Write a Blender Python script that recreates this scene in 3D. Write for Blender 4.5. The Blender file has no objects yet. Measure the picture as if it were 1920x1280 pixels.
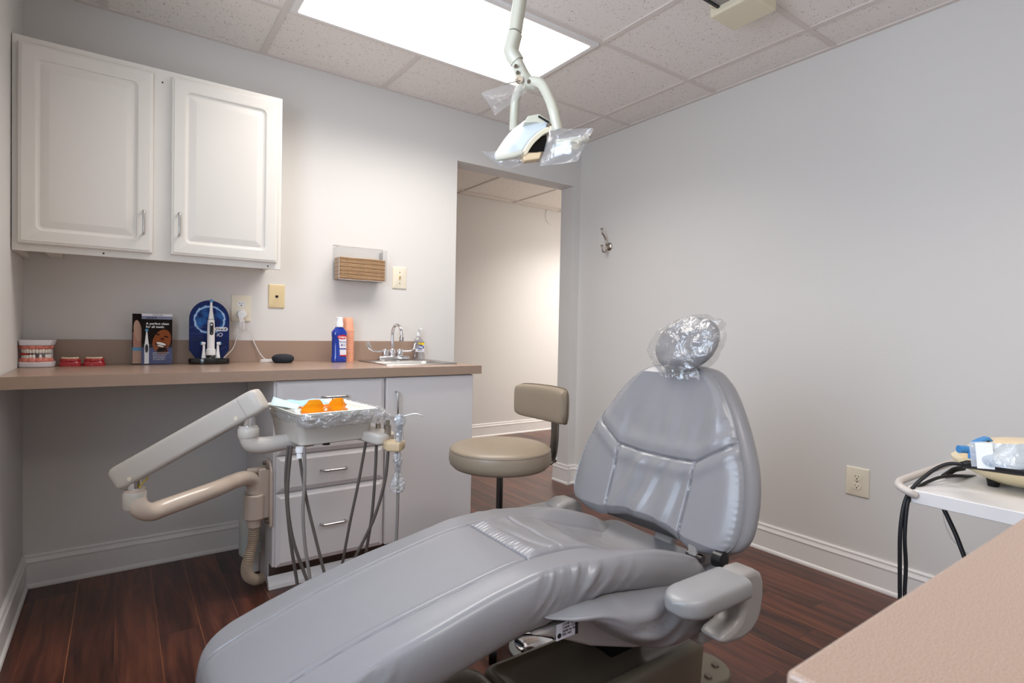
import bpy, bmesh, math, random
from mathutils import Vector, Matrix, noise
random.seed(7)
sc = bpy.context.scene
PI = math.pi

# ------------------------------------------------------------------ camera, light, exposure
cam_data = bpy.data.cameras.new('camera')
cam_data.sensor_fit = 'HORIZONTAL'; cam_data.sensor_width = 36.0
cam_data.lens = 1036.15 / 1920 * 36.0
cam_data.clip_start = 0.02; cam_data.clip_end = 50
cam = bpy.data.objects.new('camera', cam_data); sc.collection.objects.link(cam)
_r = Vector((0.81472, -0.579507, 0.0200504)); _u = Vector((-0.00465543, 0.02804005, 0.99959596)); _f = Vector((0.579835, 0.814485, -0.020147))
cam.matrix_world = Matrix(((_r.x, _u.x, -_f.x, 0.3078), (_r.y, _u.y, -_f.y, -2.89965), (_r.z, _u.z, -_f.z, 1.06923), (0, 0, 0, 1)))
cam_data.dof.use_dof = True; cam_data.dof.focus_distance = 2.3; cam_data.dof.aperture_fstop = 11.0
sc.camera = cam

world = bpy.data.worlds.new('world'); sc.world = world; world.use_nodes = True
world.node_tree.nodes['Background'].inputs[0].default_value = (0.62, 0.78, 1.0, 1)
world.node_tree.nodes['Background'].inputs[1].default_value = 3.0
vs = sc.view_settings
vs.view_transform = 'Standard'; vs.look = 'None'; vs.gamma = 1.0; vs.use_curve_mapping = False
vs.exposure = -0.24
PANEL_W = 20.0
LAMP = 2.2           # brightness of the diffusers themselves; their downward light is an area lamp just under each

def area(name, loc, rot, sx, sy, power, color):
    l = bpy.data.lights.new(name, 'AREA'); l.shape = 'RECTANGLE'; l.size = sx; l.size_y = sy; l.energy = power; l.color = color
    o = bpy.data.objects.new(name, l); o.location = loc; o.rotation_euler = rot; sc.collection.objects.link(o)
    return o
# daylight of the window in the left wall, beside the camera
WY0, WY1, WZ0, WZ1 = -2.72, -1.50, 0.88, 2.05
area('window_daylight', (-0.075, (WY0+WY1)/2, (WZ0+WZ1)/2), (0, -PI/2, 0), WZ1-WZ0-0.1, WY1-WY0-0.1, 21, (0.66, 0.80, 1.0))
area('ceiling_fill_light', (-0.072, (WY0+WY1)/2, (WZ0+WZ1)/2), (0, -PI/2-math.radians(38), 0), WZ1-WZ0-0.5, WY1-WY0-0.1, 14, (0.93, 0.95, 1.0))  # added fill tilted upward at the window to brighten the ceiling

H = 2.3768; W = 2.9365; XO = 1.947; XD = 2.871; ZD = 2.074; YB = -4.3; YH = 1.734
CT = 0.893           # countertop height

# ------------------------------------------------------------------ mesh helpers
class MB:
    def __init__(self): self.v = []; self.f = []
    def add(self, vs, fs):
        n = len(self.v); self.v += [tuple(p) for p in vs]; self.f += [tuple(i + n for i in f) for f in fs]; return self
    def box(self, x0, x1, y0, y1, z0, z1):
        return self.add([(x0,y0,z0),(x1,y0,z0),(x1,y1,z0),(x0,y1,z0),(x0,y0,z1),(x1,y0,z1),(x1,y1,z1),(x0,y1,z1)],
                        [(0,3,2,1),(4,5,6,7),(0,1,5,4),(1,2,6,5),(2,3,7,6),(3,0,4,7)])
    def loft(self, rings, cap=True, closed=True):
        n = len(self.v); m = len(rings[0])
        for r in rings: self.v += [tuple(p) for p in r]
        k = m if closed else m - 1
        for i in range(len(rings) - 1):
            for j in range(k):
                a = n + i*m + j; b = n + i*m + (j+1) % m
                self.f.append((a, b, b + m, a + m))
        if cap and closed:
            self.f.append(tuple(n + j for j in reversed(range(m))))
            e = n + (len(rings)-1)*m
            self.f.append(tuple(e + j for j in range(m)))
        return self
    def prism(self, pts, axis, a, b):
        def mk(p, t): return {'x': (t, p[0], p[1]), 'y': (p[0], t, p[1]), 'z': (p[0], p[1], t)}[axis]
        return self.loft([[mk(p, a) for p in pts], [mk(p, b) for p in pts]])
    def cyl(self, p0, p1, r0, r1=None, n=20, cap=True):
        r1 = r0 if r1 is None else r1
        return self.tube([p0, p1], [r0, r1], n, cap)
    def tube(self, pts, r, n=12, cap=True, sx=1.0):
        P = [Vector(p) for p in pts]
        if not hasattr(r, '__len__'): r = [r] * len(P)
        rings = []; t0 = None; nv = None
        for i, p in enumerate(P):
            t = (P[min(i+1, len(P)-1)] - P[max(i-1, 0)]).normalized()
            if nv is None:
                up = Vector((0,0,1)) if abs(t.z) < 0.9 else Vector((0,1,0))
                nv = t.cross(up).normalized()
            else:
                nv = (nv - t * nv.dot(t)).normalized()
            bv = t.cross(nv)
            rings.append([p + nv*math.cos(2*PI*j/n)*r[i]*sx + bv*math.sin(2*PI*j/n)*r[i] for j in range(n)])
        return self.loft(rings, cap)
    def lathe(self, prof, c, n=32, ax='z', sx=1, sy=1, cap=True):
        rings = []
        for (r, h) in prof:
            ring = []
            for j in range(n):
                a = 2*PI*j/n; u, v = r*math.cos(a)*sx, r*math.sin(a)*sy
                ring.append({'z': (c[0]+u, c[1]+v, c[2]+h), 'y': (c[0]+u, c[1]+h, c[2]+v), 'x': (c[0]+h, c[1]+u, c[2]+v)}[ax])
            rings.append(ring)
        return self.loft(rings, cap)
    def ell(self, c, rx, ry, rz, n=24, m=14, e=1.0):
        rings = []
        sg = lambda t: math.copysign(abs(t)**e, t)
        for i in range(m+1):
            a = -PI/2 + PI*(i+.02)/(m+.04); 
            rings.append([(c[0]+rx*sg(math.cos(a))*sg(math.cos(2*PI*j/n)), c[1]+ry*sg(math.cos(a))*sg(math.sin(2*PI*j/n)), c[2]+rz*sg(math.sin(a))) for j in range(n)])
        return self.loft(rings)
    def xf(self, M):
        self.v = [tuple(M @ Vector(p)) for p in self.v]; return self
    def disp(self, fn):
        self.v = [fn(p) for p in self.v]; return self

def smooth_path(pts, k=8):
    P = [Vector(p) for p in pts]; out = []
    for i in range(len(P)-1):
        a, b, c, d = P[max(i-1,0)], P[i], P[i+1], P[min(i+2,len(P)-1)]
        for j in range(k):
            t = j/k
            out.append(0.5*((2*b)+(c-a)*t+(2*a-5*b+4*c-d)*t*t+(3*b-a-3*c+d)*t**3))
    out.append(P[-1]); return out
def interp(x, tab):
    if x <= tab[0][0]: return tab[0][1]
    for (a, b), (c, d) in zip(tab, tab[1:]):
        if x <= c: return b + (d-b)*(x-a)/(c-a)
    return tab[-1][1]
def spline(x, tab):
    # smooth interpolation through the table
    n = len(tab)
    if x <= tab[0][0]: return tab[0][1]
    if x >= tab[-1][0]: return tab[-1][1]
    for i in range(n-1):
        if x <= tab[i+1][0]:
            x0, y0 = tab[i]; x1, y1 = tab[i+1]
            m = lambda k: (tab[min(k+1,n-1)][1]-tab[max(k-1,0)][1])/(tab[min(k+1,n-1)][0]-tab[max(k-1,0)][0])
            h = x1-x0; t = (x-x0)/h
            return (2*t**3-3*t*t+1)*y0+(t**3-2*t*t+t)*h*m(i)+(-2*t**3+3*t*t)*y1+(t**3-t*t)*h*m(i+1)
def sst(a, b, x):
    t = max(0, min(1, (x-a)/(b-a))); return t*t*(3-2*t)
def rrect(x0, x1, y0, y1, r, n=6):
    out = []
    for cx, cy, a0 in ((x1-r,y0+r,-90),(x1-r,y1-r,0),(x0+r,y1-r,90),(x0+r,y0+r,180)):
        for i in range(n+1):
            a = math.radians(a0+90*i/n); out.append((cx+r*math.cos(a), cy+r*math.sin(a)))
    return out

ORG = {}
def link(o): sc.collection.objects.link(o); return o
def thing(name, label, cat, loc, group=None):
    o = bpy.data.objects.new(name, None); o.empty_display_size = 0.05; link(o); o.location = loc; ORG[o.name] = Vector(loc)
    o['label'] = label; o['category'] = cat
    if group: o['group'] = group
    return o
def mk(name, mb, m, parent=None, loc=None, bevel=0, seg=2, ang=35, flat=False, label=None):
    org = ORG[parent.name] if parent else Vector(loc if loc else (0,0,0))
    me = bpy.data.meshes.new(name)
    me.from_pydata([tuple(Vector(p)-org) for p in mb.v], [], mb.f); me.update()
    bm = bmesh.new(); bm.from_mesh(me); bmesh.ops.recalc_face_normals(bm, faces=bm.faces); bm.to_mesh(me); bm.free()
    if not flat:
        me.shade_smooth(); me.set_sharp_from_angle(angle=math.radians(ang))
    me.materials.append(m)
    o = bpy.data.objects.new(name, me); link(o)
    if parent: o.parent = parent; ORG[o.name] = org
    else: o.location = org; ORG[o.name] = org
    if bevel:
        b = o.modifiers.new('bevel', 'BEVEL'); b.width = bevel; b.segments = seg; b.limit_method = 'ANGLE'; b.angle_limit = math.radians(40); b.harden_normals = False
    if label: o['label'] = label
    return o
def solo(name, mb, m, label, cat, loc, group=None, **k):
    o = mk(name, mb, m, None, loc, **k); o['label'] = label; o['category'] = cat
    if group: o['group'] = group
    return o
def struct(name, mb, m, **k):
    o = mk(name, mb, m, None, None, **k); o['kind'] = 'structure'; return o
def copy_tree(root, off, label=None, rot=None):
    c = root.copy(); link(c); c.location = root.location + Vector(off)
    if rot: c.rotation_euler = rot
    if label: c['label'] = label
    for ch in root.children:
        d = ch.copy(); link(d); d.parent = c
        for g in ch.children:
            e = g.copy(); link(e); e.parent = d
    return c
def lettering(text, size, loc, m, parent, rot=(PI/2,0,0), name='lettering', ext=0.0002, align='LEFT', shear=0.0, bold=0.0, sx=1.0):
    cu = bpy.data.curves.new(name, 'FONT'); cu.body = text; cu.size = size; cu.extrude = ext; cu.align_x = align; cu.shear = shear; cu.offset = bold
    t = bpy.data.objects.new('tmp', cu); link(t)
    dg = bpy.context.evaluated_depsgraph_get(); me = bpy.data.meshes.new_from_object(t.evaluated_get(dg)); bpy.data.objects.remove(t)
    from mathutils import Euler
    M = Matrix.Translation(Vector(loc) - ORG[parent.name]) @ Euler(rot).to_matrix().to_4x4() @ Matrix.Diagonal((sx,1,1,1))
    me.transform(M); me.materials.clear(); me.materials.append(m)
    o = bpy.data.objects.new(name, me); link(o); o.parent = parent; ORG[o.name] = ORG[parent.name]
    return o

# ------------------------------------------------------------------ materials
def s2l(c): return tuple(((v/255)/12.92 if v/255 <= 0.04045 else ((v/255+0.055)/1.055)**2.4) for v in c)
def newmat(name):
    m = bpy.data.materials.new(name); m.use_nodes = True; nt = m.node_tree
    return m, nt, nt.nodes['Principled BSDF']
def mat(name, col, rough=0.5, metal=0.0, bump=0.0, bscale=100, var=0.0, vscale=5, coat=0.0, spec=0.5, alpha=1.0, trans=0.0, ior=1.45, sub=0.0):
    m, nt, b = newmat(name); L = nt.links
    c = (*s2l(col), 1); b.inputs['Base Color'].default_value = c
    b.inputs['Roughness'].default_value = rough; b.inputs['Metallic'].default_value = metal
    b.inputs['Coat Weight'].default_value = coat; b.inputs['Coat Roughness'].default_value = 0.1
    b.inputs['Specular IOR Level'].default_value = spec; b.inputs['Alpha'].default_value = alpha
    b.inputs['Transmission Weight'].default_value = trans; b.inputs['IOR'].default_value = ior
    tc = nt.nodes.new('ShaderNodeTexCoord')
    if var:
        n = nt.nodes.new('ShaderNodeTexNoise'); n.inputs['Scale'].default_value = vscale; n.inputs['Detail'].default_value = 4
        r = nt.nodes.new('ShaderNodeMixRGB'); r.inputs[1].default_value = tuple(v*(1-var) for v in c[:3])+(1,); r.inputs[2].default_value = tuple(min(1,v*(1+var)) for v in c[:3])+(1,)
        L.new(tc.outputs['Object'], n.inputs['Vector']); L.new(n.outputs['Fac'], r.inputs[0]); L.new(r.outputs[0], b.inputs['Base Color'])
    if bump:
        n = nt.nodes.new('ShaderNodeTexNoise'); n.inputs['Scale'].default_value = bscale; n.inputs['Detail'].default_value = 3
        bp = nt.nodes.new('ShaderNodeBump'); bp.inputs['Strength'].default_value = bump; bp.inputs['Distance'].default_value = 0.002
        L.new(tc.outputs['Object'], n.inputs['Vector']); L.new(n.outputs['Fac'], bp.inputs['Height']); L.new(bp.outputs[0], b.inputs['Normal'])
    return m
def emis(name, col, s):
    m = bpy.data.materials.new(name); m.use_nodes = True; nt = m.node_tree; nt.nodes.clear()
    e = nt.nodes.new('ShaderNodeEmission'); e.inputs[0].default_value = (*col, 1); e.inputs[1].default_value = s
    o = nt.nodes.new('ShaderNodeOutputMaterial'); nt.links.new(e.outputs[0], o.inputs[0]); return m
def film(name, milk=0.10, gloss=0.22, bscale=18, bstr=0.7, tint=(1,1,1)):
    m = bpy.data.materials.new(name); m.use_nodes = True; nt = m.node_tree; nt.nodes.clear(); L = nt.links
    tc = nt.nodes.new('ShaderNodeTexCoord')
    n = nt.nodes.new('ShaderNodeTexNoise'); n.inputs['Scale'].default_value = bscale; n.inputs['Detail'].default_value = 5; n.inputs['Distortion'].default_value = 1.2
    L.new(tc.outputs['Object'], n.inputs['Vector'])
    bp = nt.nodes.new('ShaderNodeBump'); bp.inputs['Strength'].default_value = bstr; bp.inputs['Distance'].default_value = 0.02; L.new(n.outputs['Fac'], bp.inputs['Height'])
    g = nt.nodes.new('ShaderNodeBsdfGlossy'); g.inputs['Roughness'].default_value = 0.08; L.new(bp.outputs[0], g.inputs['Normal'])
    d = nt.nodes.new('ShaderNodeBsdfDiffuse'); d.inputs[0].default_value = (0.9,0.92,0.95,1)
    t = nt.nodes.new('ShaderNodeBsdfTransparent'); t.inputs[0].default_value = (*[0.97*c for c in tint],1)
    m1 = nt.nodes.new('ShaderNodeMixShader'); m1.inputs[0].default_value = milk; L.new(t.outputs[0], m1.inputs[1]); L.new(d.outputs[0], m1.inputs[2])
    m2 = nt.nodes.new('ShaderNodeMixShader'); m2.inputs[0].default_value = gloss; L.new(m1.outputs[0], m2.inputs[1]); L.new(g.outputs[0], m2.inputs[2])
    o = nt.nodes.new('ShaderNodeOutputMaterial'); L.new(m2.outputs[0], o.inputs[0]); return m

M = {}
M['wall'] = mat('wall_paint', (222,219,215), 0.62, bump=0.05, bscale=300, spec=0.25)
M['trim'] = mat('trim_paint', (236,233,230), 0.35, spec=0.4)
M['grid'] = mat('grid_paint', (222,213,206), 0.5)
M['cab'] = mat('thermofoil_white', (228,223,215), 0.38, spec=0.35)
M['base_cab'] = mat('thermofoil_grey', (226,221,219), 0.4, spec=0.35)
M['steel'] = mat('brushed_steel', (190,188,186), 0.28, 1.0, bump=0.05, bscale=200)
M['chrome'] = mat('chrome', (225,225,228), 0.07, 1.0)
M['nickel'] = mat('satin_nickel', (176,168,156), 0.25, 1.0)
M['dark_metal'] = mat('dark_metal', (95,92,90), 0.3, 1.0)
M['black'] = mat('black_plastic', (16,16,17), 0.32)
M['black_gloss'] = mat('black_gloss', (8,8,9), 0.08, coat=0.5)
M['rubber'] = mat('black_rubber', (22,23,27), 0.45)
M['fabric'] = mat('charcoal_fabric', (44,47,54), 0.9, bump=0.4, bscale=900)
M['shell'] = mat('arm_shell', (198,190,180), 0.34, spec=0.45)
M['shell2'] = mat('cream_shell', (226,216,190), 0.4)
M['holder'] = mat('beige_holder', (202,178,142), 0.42)
M['tube_arm'] = mat('beige_enamel', (205,188,172), 0.26, coat=0.3)
M['light_shell'] = mat('ivory_lamp_shell', (190,187,170), 0.34, coat=0.2)
M['light_white'] = mat('white_lamp_shell', (188,194,198), 0.3)
M['ivory'] = mat('ivory_plate', (238,229,208), 0.35)
M['almond'] = mat('almond_plate', (226,205,160), 0.35)
M['white'] = mat('white_plastic', (240,240,240), 0.35)
M['white_gloss'] = mat('white_gloss_plastic', (244,242,240), 0.15, coat=0.3)
M['hose_dark'] = mat('dark_hose', (98,90,84), 0.45)
M['hose_grey'] = mat('grey_hose', (140,132,128), 0.45)
M['chair'] = mat('grey_vinyl', (136,134,136), 0.33, bump=0.10, bscale=420, spec=0.55, coat=0.15)
M['chair_shell'] = mat('chair_plastic', (154,148,143), 0.35, bump=0.05, bscale=500)
M['armrest'] = mat('armrest_urethane', (147,145,144), 0.38, coat=0.1)
M['base'] = mat('chair_base_enamel', (112,103,88), 0.3, bump=0.08, bscale=500)
M['stool'] = mat('taupe_vinyl', (142,127,108), 0.4, bump=0.10, bscale=500)
M['glove_blue'] = mat('blue_plastic', (70,140,200), 0.35)
M['mask_blue'] = mat('pale_blue_paper', (176,214,234), 0.6, var=0.1, vscale=40)
M['paper_white'] = mat('white_paper', (238,240,240), 0.6)
M['towel'] = mat('brown_paper', (198,162,122), 0.85, var=0.12, vscale=60)
M['towel2'] = mat('brown_paper_dark', (168,130,94), 0.85, var=0.12, vscale=60)
M['cup'] = mat('coral_plastic_cup', (248,176,142), 0.4)
M['mw_blue'] = mat('blue_bottle', (8,52,158), 0.08, coat=0.6, spec=0.7)
M['label_white'] = mat('label_white', (230,228,236), 0.35)
M['label_red'] = mat('label_red', (206,28,34), 0.35)
M['label_navy'] = mat('label_navy', (34,58,140), 0.35)
M['label_yellow'] = mat('label_yellow', (240,206,44), 0.4)
M['ink'] = mat('black_ink', (24,24,28), 0.5)
M['gum_pink'] = mat('pink_gum', (224,132,116), 0.2, coat=0.5)
M['gum_red'] = mat('red_gum', (178,42,48), 0.18, coat=0.6)
M['red'] = mat('red_mark', (200,26,34), 0.3)
M['tooth'] = mat('tooth_white', (244,240,230), 0.15, coat=0.5)
M['tooth_cream'] = mat('tooth_cream', (238,214,180), 0.2, coat=0.4)
M['plaster'] = mat('typodont_base', (226,222,226), 0.3)
M['cream_device'] = mat('cream_device', (240,226,186), 0.3, coat=0.3)
M['cream_device2'] = mat('cream_device_top', (244,218,176), 0.3, coat=0.3)
M['cart_white'] = mat('white_laminate', (228,224,222), 0.35)
M['rail'] = mat('cart_rail', (206,196,188), 0.35)
M['molded'] = mat('tray_plastic', (238,238,226), 0.3)
M['instr'] = mat('instrument_grey', (160,166,176), 0.25, 0.6)
M['teal_water'] = mat('teal_liquid', (150,196,196), 0.2)
M['milky'] = mat('milky_bottle', (214,214,208), 0.35, alpha=0.62)
M['wire_white'] = mat('white_cable', (234,230,228), 0.45)
M['skin'] = mat('printed_skin', (146,80,44), 0.6, spec=0.15)
M['skin_dark'] = mat('printed_shadow', (92,40,24), 0.6, spec=0.15)
M['hair'] = mat('printed_hair', (28,18,16), 0.6, spec=0.15)
M['slate'] = mat('printed_slate', (84,92,130), 0.6, spec=0.15)
M['print_blue'] = mat('printed_light_blue', (96,156,196), 0.6, spec=0.15)
M['print_beige'] = mat('printed_beige', (196,160,140), 0.6, spec=0.15)
M['post_steel'] = mat('dull_steel', (120,116,110), 0.32, 1.0)
M['screw'] = mat('screw_metal', (120,112,100), 0.35, 0.9)
M['hole'] = mat('dark_hole', (34,24,18), 0.8)

def glassy(name, col=(0.96,0.98,1.0), fac=0.12, ior=1.45):
    m = bpy.data.materials.new(name); m.use_nodes = True; nt = m.node_tree; nt.nodes.clear(); L = nt.links
    t = nt.nodes.new('ShaderNodeBsdfTransparent'); t.inputs[0].default_value = (*col,1)
    g = nt.nodes.new('ShaderNodeBsdfGlossy'); g.inputs['Roughness'].default_value = 0.03
    lw = nt.nodes.new('ShaderNodeLayerWeight'); lw.inputs[0].default_value = 0.5
    pw = nt.nodes.new('ShaderNodeMath'); pw.operation = 'POWER'; pw.inputs[1].default_value = 4.0; L.new(lw.outputs['Facing'], pw.inputs[0])
    ma = nt.nodes.new('ShaderNodeMath'); ma.operation = 'MULTIPLY_ADD'; ma.inputs[1].default_value = 0.4; ma.inputs[2].default_value = 0.02+fac; L.new(pw.outputs[0], ma.inputs[0])
    x = nt.nodes.new('ShaderNodeMixShader'); L.new(ma.outputs[0], x.inputs[0]); L.new(t.outputs[0], x.inputs[1]); L.new(g.outputs[0], x.inputs[2])
    o = nt.nodes.new('ShaderNodeOutputMaterial'); L.new(x.outputs[0], o.inputs[0]); return m
M['acrylic'] = glassy('clear_acrylic', (0.975,0.98,0.985), 0.0, 1.22)
M['soap'] = glassy('clear_soap_bottle', (0.86,0.86,0.88), 0.10)
M['orange'] = mat('orange_lens', (255,165,10), 0.12, trans=0.5, coat=0.6, ior=1.1)
M['film'] = film('clear_film', 0.16, 0.30, 34, 1.0)
M['film_head'] = film('clear_film_headrest', 0.04, 0.15, 16, 0.9)
M['bag'] = film('clear_sleeve', 0.07, 0.10, 10, 0.5)
M['pouch'] = film('blue_pouch_film', 0.45, 0.2, 30, 0.8, (0.75,0.88,1.0))

def tile_mat():
    m, nt, b = newmat('acoustic_tile'); L = nt.links
    tc = nt.nodes.new('ShaderNodeTexCoord')
    v = nt.nodes.new('ShaderNodeTexVoronoi'); v.inputs['Scale'].default_value = 130; v.feature = 'F1'; L.new(tc.outputs['Object'], v.inputs['Vector'])
    n = nt.nodes.new('ShaderNodeTexNoise'); n.inputs['Scale'].default_value = 60; n.inputs['Detail'].default_value = 2; L.new(tc.outputs['Object'], n.inputs['Vector'])
    th = nt.nodes.new('ShaderNodeMath'); th.operation = 'MULTIPLY_ADD'; th.inputs[1].default_value = 0.75; th.inputs[2].default_value = -0.24; L.new(n.outputs['Fac'], th.inputs[0])
    lt = nt.nodes.new('ShaderNodeMath'); lt.operation = 'LESS_THAN'; L.new(v.outputs['Distance'], lt.inputs[0]); L.new(th.outputs[0], lt.inputs[1])
    mx = nt.nodes.new('ShaderNodeMixRGB'); mx.inputs[1].default_value = (*s2l((240,234,228)),1); mx.inputs[2].default_value = (*s2l((120,110,104)),1); L.new(lt.outputs[0], mx.inputs[0])
    L.new(mx.outputs[0], b.inputs['Base Color']); b.inputs['Roughness'].default_value = 0.9; b.inputs['Specular IOR Level'].default_value = 0.1
    bp = nt.nodes.new('ShaderNodeBump'); bp.inputs['Strength'].default_value = 0.4; bp.inputs['Distance'].default_value = 0.003; bp.invert = True
    L.new(lt.outputs[0], bp.inputs['Height']); L.new(bp.outputs[0], b.inputs['Normal'])
    return m
M['tile'] = tile_mat()

def lam_mat(name, c0, c1, rough=0.3):
    m, nt, b = newmat(name); L = nt.links
    tc = nt.nodes.new('ShaderNodeTexCoord')
    n = nt.nodes.new('ShaderNodeTexNoise'); n.inputs['Scale'].default_value = 900; n.inputs['Detail'].default_value = 2; L.new(tc.outputs['Object'], n.inputs['Vector'])
    r = nt.nodes.new('ShaderNodeValToRGB'); r.color_ramp.elements[0].position = 0.38; r.color_ramp.elements[1].position = 0.62
    r.color_ramp.elements[0].color = (*s2l(c0),1); r.color_ramp.elements[1].color = (*s2l(c1),1)
    L.new(n.outputs['Fac'], r.inputs[0]); L.new(r.outputs[0], b.inputs['Base Color']); b.inputs['Roughness'].default_value = rough
    return m
M['laminate'] = lam_mat('speckled_laminate', (154,129,112), (174,149,131), 0.26)

def floor_mat():
    m, nt, b = newmat('walnut_planks'); L = nt.links; N = nt.nodes.new
    tc = N('ShaderNodeTexCoord'); sep = N('ShaderNodeSeparateXYZ'); L.new(tc.outputs['Object'], sep.inputs[0])
    def ma(op, a, b_=None, c=None):
        x = N('ShaderNodeMath'); x.operation = op
        for i, q in enumerate((a, b_, c)):
            if q is None: continue
            if isinstance(q, (int, float)): x.inputs[i].default_value = q
            else: L.new(q, x.inputs[i])
        return x.outputs[0]
    PW = 0.1235
    xs = ma('DIVIDE', ma('ADD', sep.outputs[0], -2.77+0.1235*40), PW)
    ix = ma('FLOOR', xs); fx = ma('FRACT', xs)
    wn = N('ShaderNodeTexWhiteNoise'); wn.noise_dimensions = '1D'; L.new(ix, wn.inputs['W'])
    ys = ma('ADD', ma('DIVIDE', sep.outputs[1], 1.2), ma('MULTIPLY', wn.outputs['Value'], 5.0))
    iy = ma('FLOOR', ys); fy = ma('FRACT', ys)
    cb = N('ShaderNodeCombineXYZ'); L.new(ix, cb.inputs[0]); L.new(iy, cb.inputs[1])
    w2 = N('ShaderNodeTexWhiteNoise'); w2.noise_dimensions = '2D'; L.new(cb.outputs[0], w2.inputs['Vector'])
    # grain stretched along the board
    gv = N('ShaderNodeCombineXYZ'); L.new(ma('ADD', ma('MULTIPLY', sep.outputs[0], 26), ma('MULTIPLY', w2.outputs['Value'], 30)), gv.inputs[0]); L.new(ma('MULTIPLY', sep.outputs[1], 2.2), gv.inputs[1]); L.new(ma('MULTIPLY', w2.outputs['Value'], 9), gv.inputs[2])
    g = N('ShaderNodeTexNoise'); g.inputs['Scale'].default_value = 1.0; g.inputs['Detail'].default_value = 7; g.inputs['Roughness'].default_value = 0.6; g.inputs['Distortion'].default_value = 0.6; L.new(gv.outputs[0], g.inputs['Vector'])
    r = N('ShaderNodeValToRGB'); e = r.color_ramp.elements
    e[0].position = 0.30; e[0].color = (*s2l((44,24,20)),1); e[1].position = 0.72; e[1].color = (*s2l((112,64,46)),1)
    q = e.new(0.5); q.color = (*s2l((80,44,34)),1)
    L.new(ma('ADD', g.outputs['Fac'], ma('MULTIPLY_ADD', w2.outputs['Value'], 0.22, -0.11)), r.inputs[0])
    # light bevel line on some long seams, dark ones on the rest
    el = ma('LESS_THAN', fx, 0.022); dk = ma('LESS_THAN', fy, 0.0016)
    m1 = N('ShaderNodeMixRGB'); L.new(ma('MULTIPLY', el, ma('MULTIPLY_ADD', wn.outputs['Value'], 0.8, 0.1)), m1.inputs[0]); L.new(r.outputs[0], m1.inputs[1]); m1.inputs[2].default_value = (*s2l((176,112,70)),1)
    m2 = N('ShaderNodeMixRGB'); L.new(dk, m2.inputs[0]); L.new(m1.outputs[0], m2.inputs[1]); m2.inputs[2].default_value = (*s2l((30,16,12)),1)
    L.new(m2.outputs[0], b.inputs['Base Color'])
    b.inputs['Roughness'].default_value = 0.3
    bp = N('ShaderNodeBump'); bp.inputs['Strength'].default_value = 0.25; bp.inputs['Distance'].default_value = 0.002
    L.new(ma('SUBTRACT', g.outputs['Fac'], ma('MULTIPLY', el, 1.0)), bp.inputs['Height']); L.new(bp.outputs[0], b.inputs['Normal'])
    return m
M['floor'] = floor_mat()

# ================================================================== the room
XH0, XH1 = 1.2, 5.2
struct('floor', MB().box(-0.12, XH1, YB-0.12, YH+0.12, -0.08, 0), M['floor'], flat=True)
c = MB().box(-0.12, W+0.12, YB-0.12, 0.0, H, H+0.06)
struct('ceiling', c, M['tile'], flat=True)
struct('ceiling', MB().box(XH0-0.1, XH1, 0.131, YH+0.12, H-0.006, H+0.05), M['tile'], flat=True)
struct('wall_left', MB().box(-0.12, 0, YB-0.12, WY0, 0, H).box(-0.12, 0, WY1, 0.13, 0, H).box(-0.12, 0, WY0, WY1, 0, WZ0).box(-0.12, 0, WY0, WY1, WZ1, H), M['wall'], flat=True)
struct('wall_front', MB().box(0, W, YB-0.12, YB, 0, H), M['wall'], flat=True)
struct('wall_right', MB().box(W, W+0.12, YB-0.12, 0.0, 0, H), M['wall'], flat=True)
wb = MB().box(0, XO, 0, 0.13, 0, H).box(XO, XD, 0, 0.13, ZD, H).box(XD, XH1, 0, 0.13, 0, H)
struct('wall_back', wb, M['wall'], flat=True)
struct('wall_hall', MB().box(XH0-0.1, XH1, YH, YH+0.12, 0, H), M['wall'], flat=True)
struct('wall_hall_left', MB().box(XH0-0.1, XH0, 0.13, YH, 0, H), M['wall'], flat=True)
struct('wall_hall_right', MB().box(XH1, XH1+0.1, 0, YH+0.12, 0, H), M['wall'], flat=True)
# window frame in the left wall
f = MB(); t_ = 0.045
f.box(-0.01, 0.02, WY0-0.07, WY0, WZ0-0.07, WZ1+0.07).box(-0.01, 0.02, WY1, WY1+0.07, WZ0-0.07, WZ1+0.07).box(-0.01, 0.02, WY0, WY1, WZ1, WZ1+0.07).box(-0.01, 0.05, WY0-0.09, WY1+0.09, WZ0-0.04, WZ0)
f.box(-0.07, -0.03, WY0, WY0+t_, WZ0, WZ1).box(-0.07, -0.03, WY1-t_, WY1, WZ0, WZ1).box(-0.07, -0.03, WY0, WY1, WZ0, WZ0+t_).box(-0.07, -0.03, WY0, WY1, WZ1-t_, WZ1).box(-0.07, -0.03, WY0, WY1, (WZ0+WZ1)/2-0.02, (WZ0+WZ1)/2+0.02)
struct('window_1', f, M['trim'], flat=True)

# ceiling grid
g_ = 0.6096; XG = 2.0812; Y1 = 0.4602
gr = MB(); hw = 0.012
for k in range(-3, 2):
    x = XG + k*g_
    gr.box(x-hw, x+hw, YB, 0, H-0.006, H+0.001)
k = 0
while Y1 + k*g_ < -YB:
    y = -Y1 - k*g_; gr.box(0, W, y-hw, y+hw, H-0.0055, H+0.001); k += 1
gr.box(0, W, -0.02, 0, H-0.007, H).box(0, 0.02, YB, 0, H-0.007, H).box(W-0.02, W, YB, 0, H-0.007, H).box(0, W, YB, YB+0.02, H-0.007, H)
struct('trim_1', gr, M['grid'], flat=True)
gh = MB()
for x in (1.72, 2.335, 2.945, 3.58, 4.19, 4.8): gh.box(x-hw, x+hw, 0.13, YH, H-0.012, H-0.006)
for y in (1.62, 1.01, 0.40): gh.box(XH0, XH1, y-hw, y+hw, H-0.0115, H-0.006)
gh.box(XH0, XH1, YH-0.02, YH, H-0.014, H-0.006)
struct('trim_2', gh, M['grid'], flat=True)

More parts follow.
